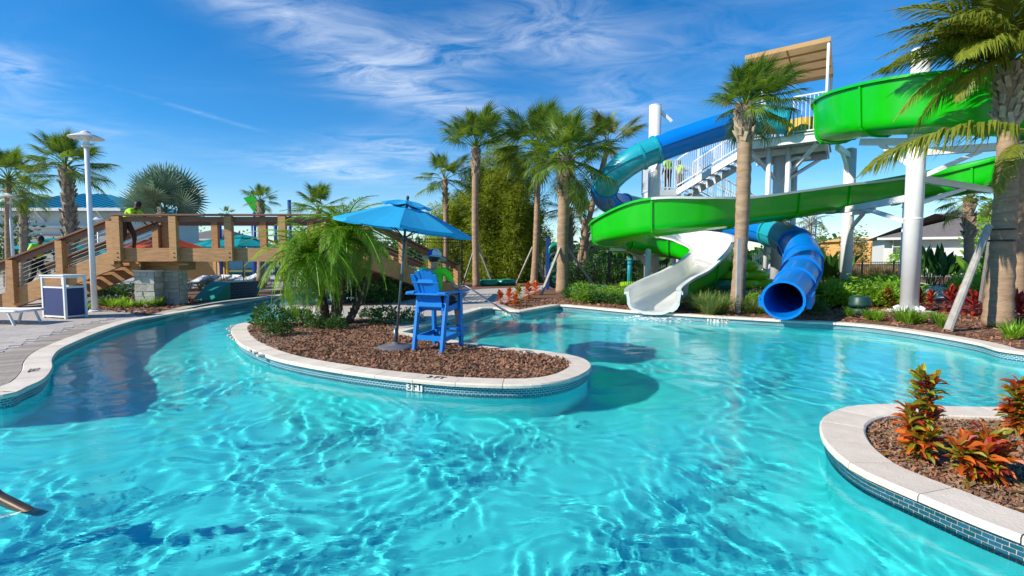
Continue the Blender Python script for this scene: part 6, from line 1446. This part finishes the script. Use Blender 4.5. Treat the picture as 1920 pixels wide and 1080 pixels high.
hL = low_house(330, 412, 60, 448, 430, 'distant low house with grey roof beyond the bridge', 'stucco', 'shingle', .9)
# ---------------------------------------------------------------- play structure beyond the bridge
def play():
    Y = 32; t = thing('splash_play_set', gz(470, Y), 'colourful splash play set with blue posts, yellow hoops and a green sail beyond the bridge', 'play structure')
    for px, yt in ((414, 416), (518, 415), (476, 420), (545, 375), (500, 430)):
        b = gz(px, Y + (px % 5) * .3); MB().tube([b, Vector((b.x, b.y, A(px, yt, b.y).z))], .11, 10).build('post', 'postblue', t, True)
    for px, r in ((455, 1.0), (492, 1.2), (530, .9)):
        b = gz(px, Y + .5); MB().tube([b + Vector((-r, 0, 0))] + [b + Vector((-r * math.cos(R(a)), .2 * math.sin(R(a)), 1.5 + r * math.sin(R(a)))) for a in range(0, 181, 20)] + [b + Vector((r, 0, 0))], .07, 8).build('hoop', 'yellow', t, True)
    p0, p1, p2, p3 = A(456, 371, Y), A(474, 366, Y), A(497, 392, Y), A(479, 402, Y)
    MB().add([p0, p1, p2, p3] + [p + Vector((0, .15, 0)) for p in (p0, p1, p2, p3)], [(0, 1, 2, 3), (7, 6, 5, 4), (0, 4, 5, 1), (1, 5, 6, 2), (2, 6, 7, 3), (3, 7, 4, 0)]).build('sail', 'green', t)
    b = gz(477, Y); MB().tube([b, A(477, 398, Y)], .10, 8).build('mast', 'postblue', t, True)
    x0, x1 = X(345, Y + 1), X(425, Y + 1); mb = MB()
    for k in range(8):
        q = k / 8; q2 = (k + 1) / 8; f = lambda s: Vector((x0 + (x1 - x0) * s, Y + 1 + .8 * math.sin(s * 3.1), .18)); h = lambda s: 1.2 + 1.25 * s ** 2
        a, b2 = f(q), f(q2); mb.add([a, b2, b2 + Vector((0, 0, h(q2))), a + Vector((0, 0, h(q))), a + Vector((0, .2, 0)), b2 + Vector((0, .2, 0)), b2 + Vector((0, .2, h(q2))), a + Vector((0, .2, h(q)))], [(0, 1, 2, 3), (7, 6, 5, 4), (3, 2, 6, 7)])
    mb.build('curved_wall', 'wood', t)
play()
# dark tiled wall by the river with a teal end
q0, q1 = G(432, 561), G(486, 556); t = thing('tiled_wall', (q0 + q1) / 2, 'low navy mosaic wall with a teal sloping end on the river bank', 'wall'); u = (q1 - q0).normalized()
mb = MB(); H = .62; w_ = Vector((-u.y, u.x, 0)) * 1.0
vs = [q0, q1, q1 + Vector((0, 0, H)), q0 + Vector((0, 0, H)), q0 + w_, q1 + w_, q1 + w_ + Vector((0, 0, H)), q0 + w_ + Vector((0, 0, H))]; L = (q1 - q0).length
uv = [(0, 0), (L, 0), (L, H), (0, H)]
mb.add(vs, [(0, 1, 2, 3), (1, 5, 6, 2), (3, 2, 6, 7)], uvs=[uv, uv, uv]); mb.build('wall', 'bluedark', t)
e = q0 - u * .75; mb = MB(); mb.add([q0 - u * .004, q0 + Vector((0, 0, H)) - u * .004, e, q0 + w_ - u * .004, q0 + w_ + Vector((0, 0, H)) - u * .004, e + w_], [(0, 1, 2), (5, 4, 3), (1, 4, 5, 2)]); mb.build('sloping_end', 'tealplastic', t)
# ---------------------------------------------------------------- small things
sp = G(1611, 592, .19); t = thing('garden_speaker', sp, 'dark green mushroom-shaped garden speaker in the mulch by the far coping', 'speaker')
MB().lathe([(0, 0), (.235, 0), (.24, .16), (.225, .20), (.17, .21)], sp, 20).build('base', 'speaker', t, True); MB().lathe([(.15, .18), (.15, .28)], sp, 16).build('grille', 'black', t, True)
MB().lathe([(.16, .27), (.27, .26), (.265, .32), (.225, .50), (.20, .53), (0, .545)], sp, 20).build('cap', 'speaker', t, True)
sk = G(984, 661, .192); t = thing('skimmer_lid', sk, 'white round skimmer lid set in the mulch behind the peninsula coping', 'lid'); MB().lathe([(0, .022), (.02, .02), (.02, .014), (.15, .016), (.165, .008), (.17, -.03)], sk, 22).build('disc', 'gelwhite', t, True)
def ring_tube(loc, r, rr, m, label, group, tilt=0):
    t = thing('swim_ring', loc, label, 'swim ring', group); mb = MB(); n, k = 24, 10; rot = Euler((tilt, 0, .4)).to_matrix()
    vs = [rot @ Vector(((r + rr * math.cos(2 * math.pi * j / k)) * math.cos(2 * math.pi * i / n), (r + rr * math.cos(2 * math.pi * j / k)) * math.sin(2 * math.pi * i / n), rr * math.sin(2 * math.pi * j / k))) for i in range(n) for j in range(k)]
    fs = [(i * k + j, ((i + 1) % n) * k + j, ((i + 1) % n) * k + (j + 1) % k, i * k + (j + 1) % k) for i in range(n) for j in range(k)]
    link('ring', MB().add(vs, fs).mesh('ring', m, (0, 0, 0), True), t)
for k, (px, py, m, lb) in enumerate([(915, 530, 'tealplastic', 'teal swim ring lying behind the tall palm left of the bamboo'), (948, 529, 'tealplastic', 'teal swim ring lying below the bamboo clump'), (1093, 545, 'tealplastic', 'teal swim ring lying behind the black fence by the stout palm'), (1118, 543, 'tealplastic', 'teal swim ring half hidden behind the fence post')]):
    ring_tube(G(px, py, .36), .42, .17, m, lb, 'teal swim rings on the ground')
for k, (px, Y, z, m) in enumerate([(1372, 19.2, .4, 'tealplastic'), (1412, 19.6, .4, 'tealplastic'), (1330, 18.9, .4, 'tealplastic'), (1352, 19.4, .74, 'tealplastic'), (1392, 19.6, .74, 'limeplastic'), (1425, 19.8, .74, 'limeplastic'), (1372, 19.6, 1.08, 'limeplastic'), (1410, 19.8, 1.08, 'limeplastic'), (1390, 19.8, 1.42, 'limeplastic')]):
    ring_tube(Vector((X(px, Y), Y, z)), .46, .18, m, ['lime', 'teal'][m[0] == 't'] + ' swim ring %s in the heap behind the pool-edge palm' % ('topmost' if z > 1.3 else ('in the third layer' if z > 1 else ('in the second layer' if z > .5 else 'in the bottom layer'))), 'heap of swim rings under the slides')
b = gz(1027, 24.5); t = thing('ring_rack', b, 'tall blue post hung with dark green swim rings behind the walkway', 'rack'); MB().bar(b, Vector((b.x, b.y, A(1027, 446, 24.5).z)), .16, .16, (0, 1, 0)).build('post', 'postblue', t)
for k in range(4):
    o = MB().lathe([(.36 + .13 * math.cos(a * math.pi / 5), .13 * math.sin(a * math.pi / 5)) for a in range(11)], b + Vector((.42, .1 - k * .02, .55 + k * .42)), 20, axis=(0, 1, .1)).build('ring', 'tealplastic' if k % 2 else 'speaker', t, True)
b = gz(1181, 27); t = thing('water_post', b, 'teal splash post behind the low black fence', 'post'); MB().tube([b, b + Vector((0, 0, 1.5))], .12, 10).build('column', 'teal', t, True); MB().lathe([(.5, 0), (.5, .25), (0, .3)], b, 16).build('base', 'limeplastic', t)
# ---------------------------------------------------------------- depth markers
def letters(txt, size, mtx, parent):
    cu = bpy.data.curves.new('text', 'FONT'); cu.body = txt; cu.size = size; cu.align_x = 'CENTER'; cu.align_y = 'CENTER'; cu.extrude = .001; cu.offset = size * .018
    o = bpy.data.objects.new('text', cu); COL.objects.link(o); dg = eval_alone(o); me = bpy.data.meshes.new_from_object(o.evaluated_get(dg)); bpy.data.objects.remove(o)
    me.materials.clear(); me.materials.append(M['black']); me.name = 'lettering'; return link('lettering', me, parent, mtx)
def nearest(P, p):
    i = min(range(len(P)), key=lambda k: (P[k].x - p.x) ** 2 + (P[k].y - p.y) ** 2); a, b = P[max(0, i - 1)], P[min(len(P) - 1, i + 1)]; t = (b - a).normalized(); m = Vector((t.y, -t.x, 0)); m = m if is_water(*(P[i] + m * .15)[:2]) else -m
    return P[i], t, m
def marker(px, py, words, h, label, on_top=False, gap=.012):
    p, tg, m = nearest(outline, G(px, py)); right = Vector((-m.y, m.x, 0))               # m points to the water; reading direction runs to the viewer's right
    right = right if right.x > 0 else -right
    ws = [max(.7, .56 * len(w)) * h for w in words]; tot = sum(ws) + gap * (len(ws) - 1)
    if on_top: base = p - m * .155 + Vector((0, 0, .004)); up = -m; nrm = Vector((0, 0, 1))
    else: base = Vector((p.x, p.y, .088)) - m * .014; up = Vector((0, 0, 1)); nrm = right.cross(up)
    t = thing('depth_marker', base, label, 'marker', None); rot = Matrix((right, up, nrm)).transposed(); x = -tot / 2
    for w, wd in zip(words, ws):
        c = right * (x + wd / 2)
        if not on_top: link('marker_tile', MB().box((0, 0, 0), (wd, h, .012)).mesh('marker_tile', 'marker'), t, Matrix.Translation(c) @ rot.to_4x4())
        letters(w, h * (1.02 if not on_top else 1.0), Matrix.Translation(c + nrm * (.0075 if not on_top else 0)) @ rot.to_4x4(), t); x += wd + gap
    return t, base, right, up, nrm
marker(776, 710, ['3', 'FT'], .125, 'white depth marker reading 3 FT on the peninsula wall below the umbrella')
marker(1350, 593, ['3', 'FT', '6', 'IN'], .14, 'white depth marker reading 3 FT 6 IN on the far wall')
marker(949, 580, ['3', 'FT', '6', 'IN'], .14, 'white depth marker reading 3 FT 6 IN by the pool steps')
marker(351, 576, ['3', 'FT'], .13, 'faint depth marker reading 3 FT on the river wall below the bridge')
marker(812, 713, ['3', 'FT'], .15, 'dark 3 FT lettering printed on the peninsula coping', True)
marker(92, 690, ['3', 'FT'], .16, 'dark 3 FT lettering printed on the left deck coping', True)

bpy.data.scenes.remove(TMP)
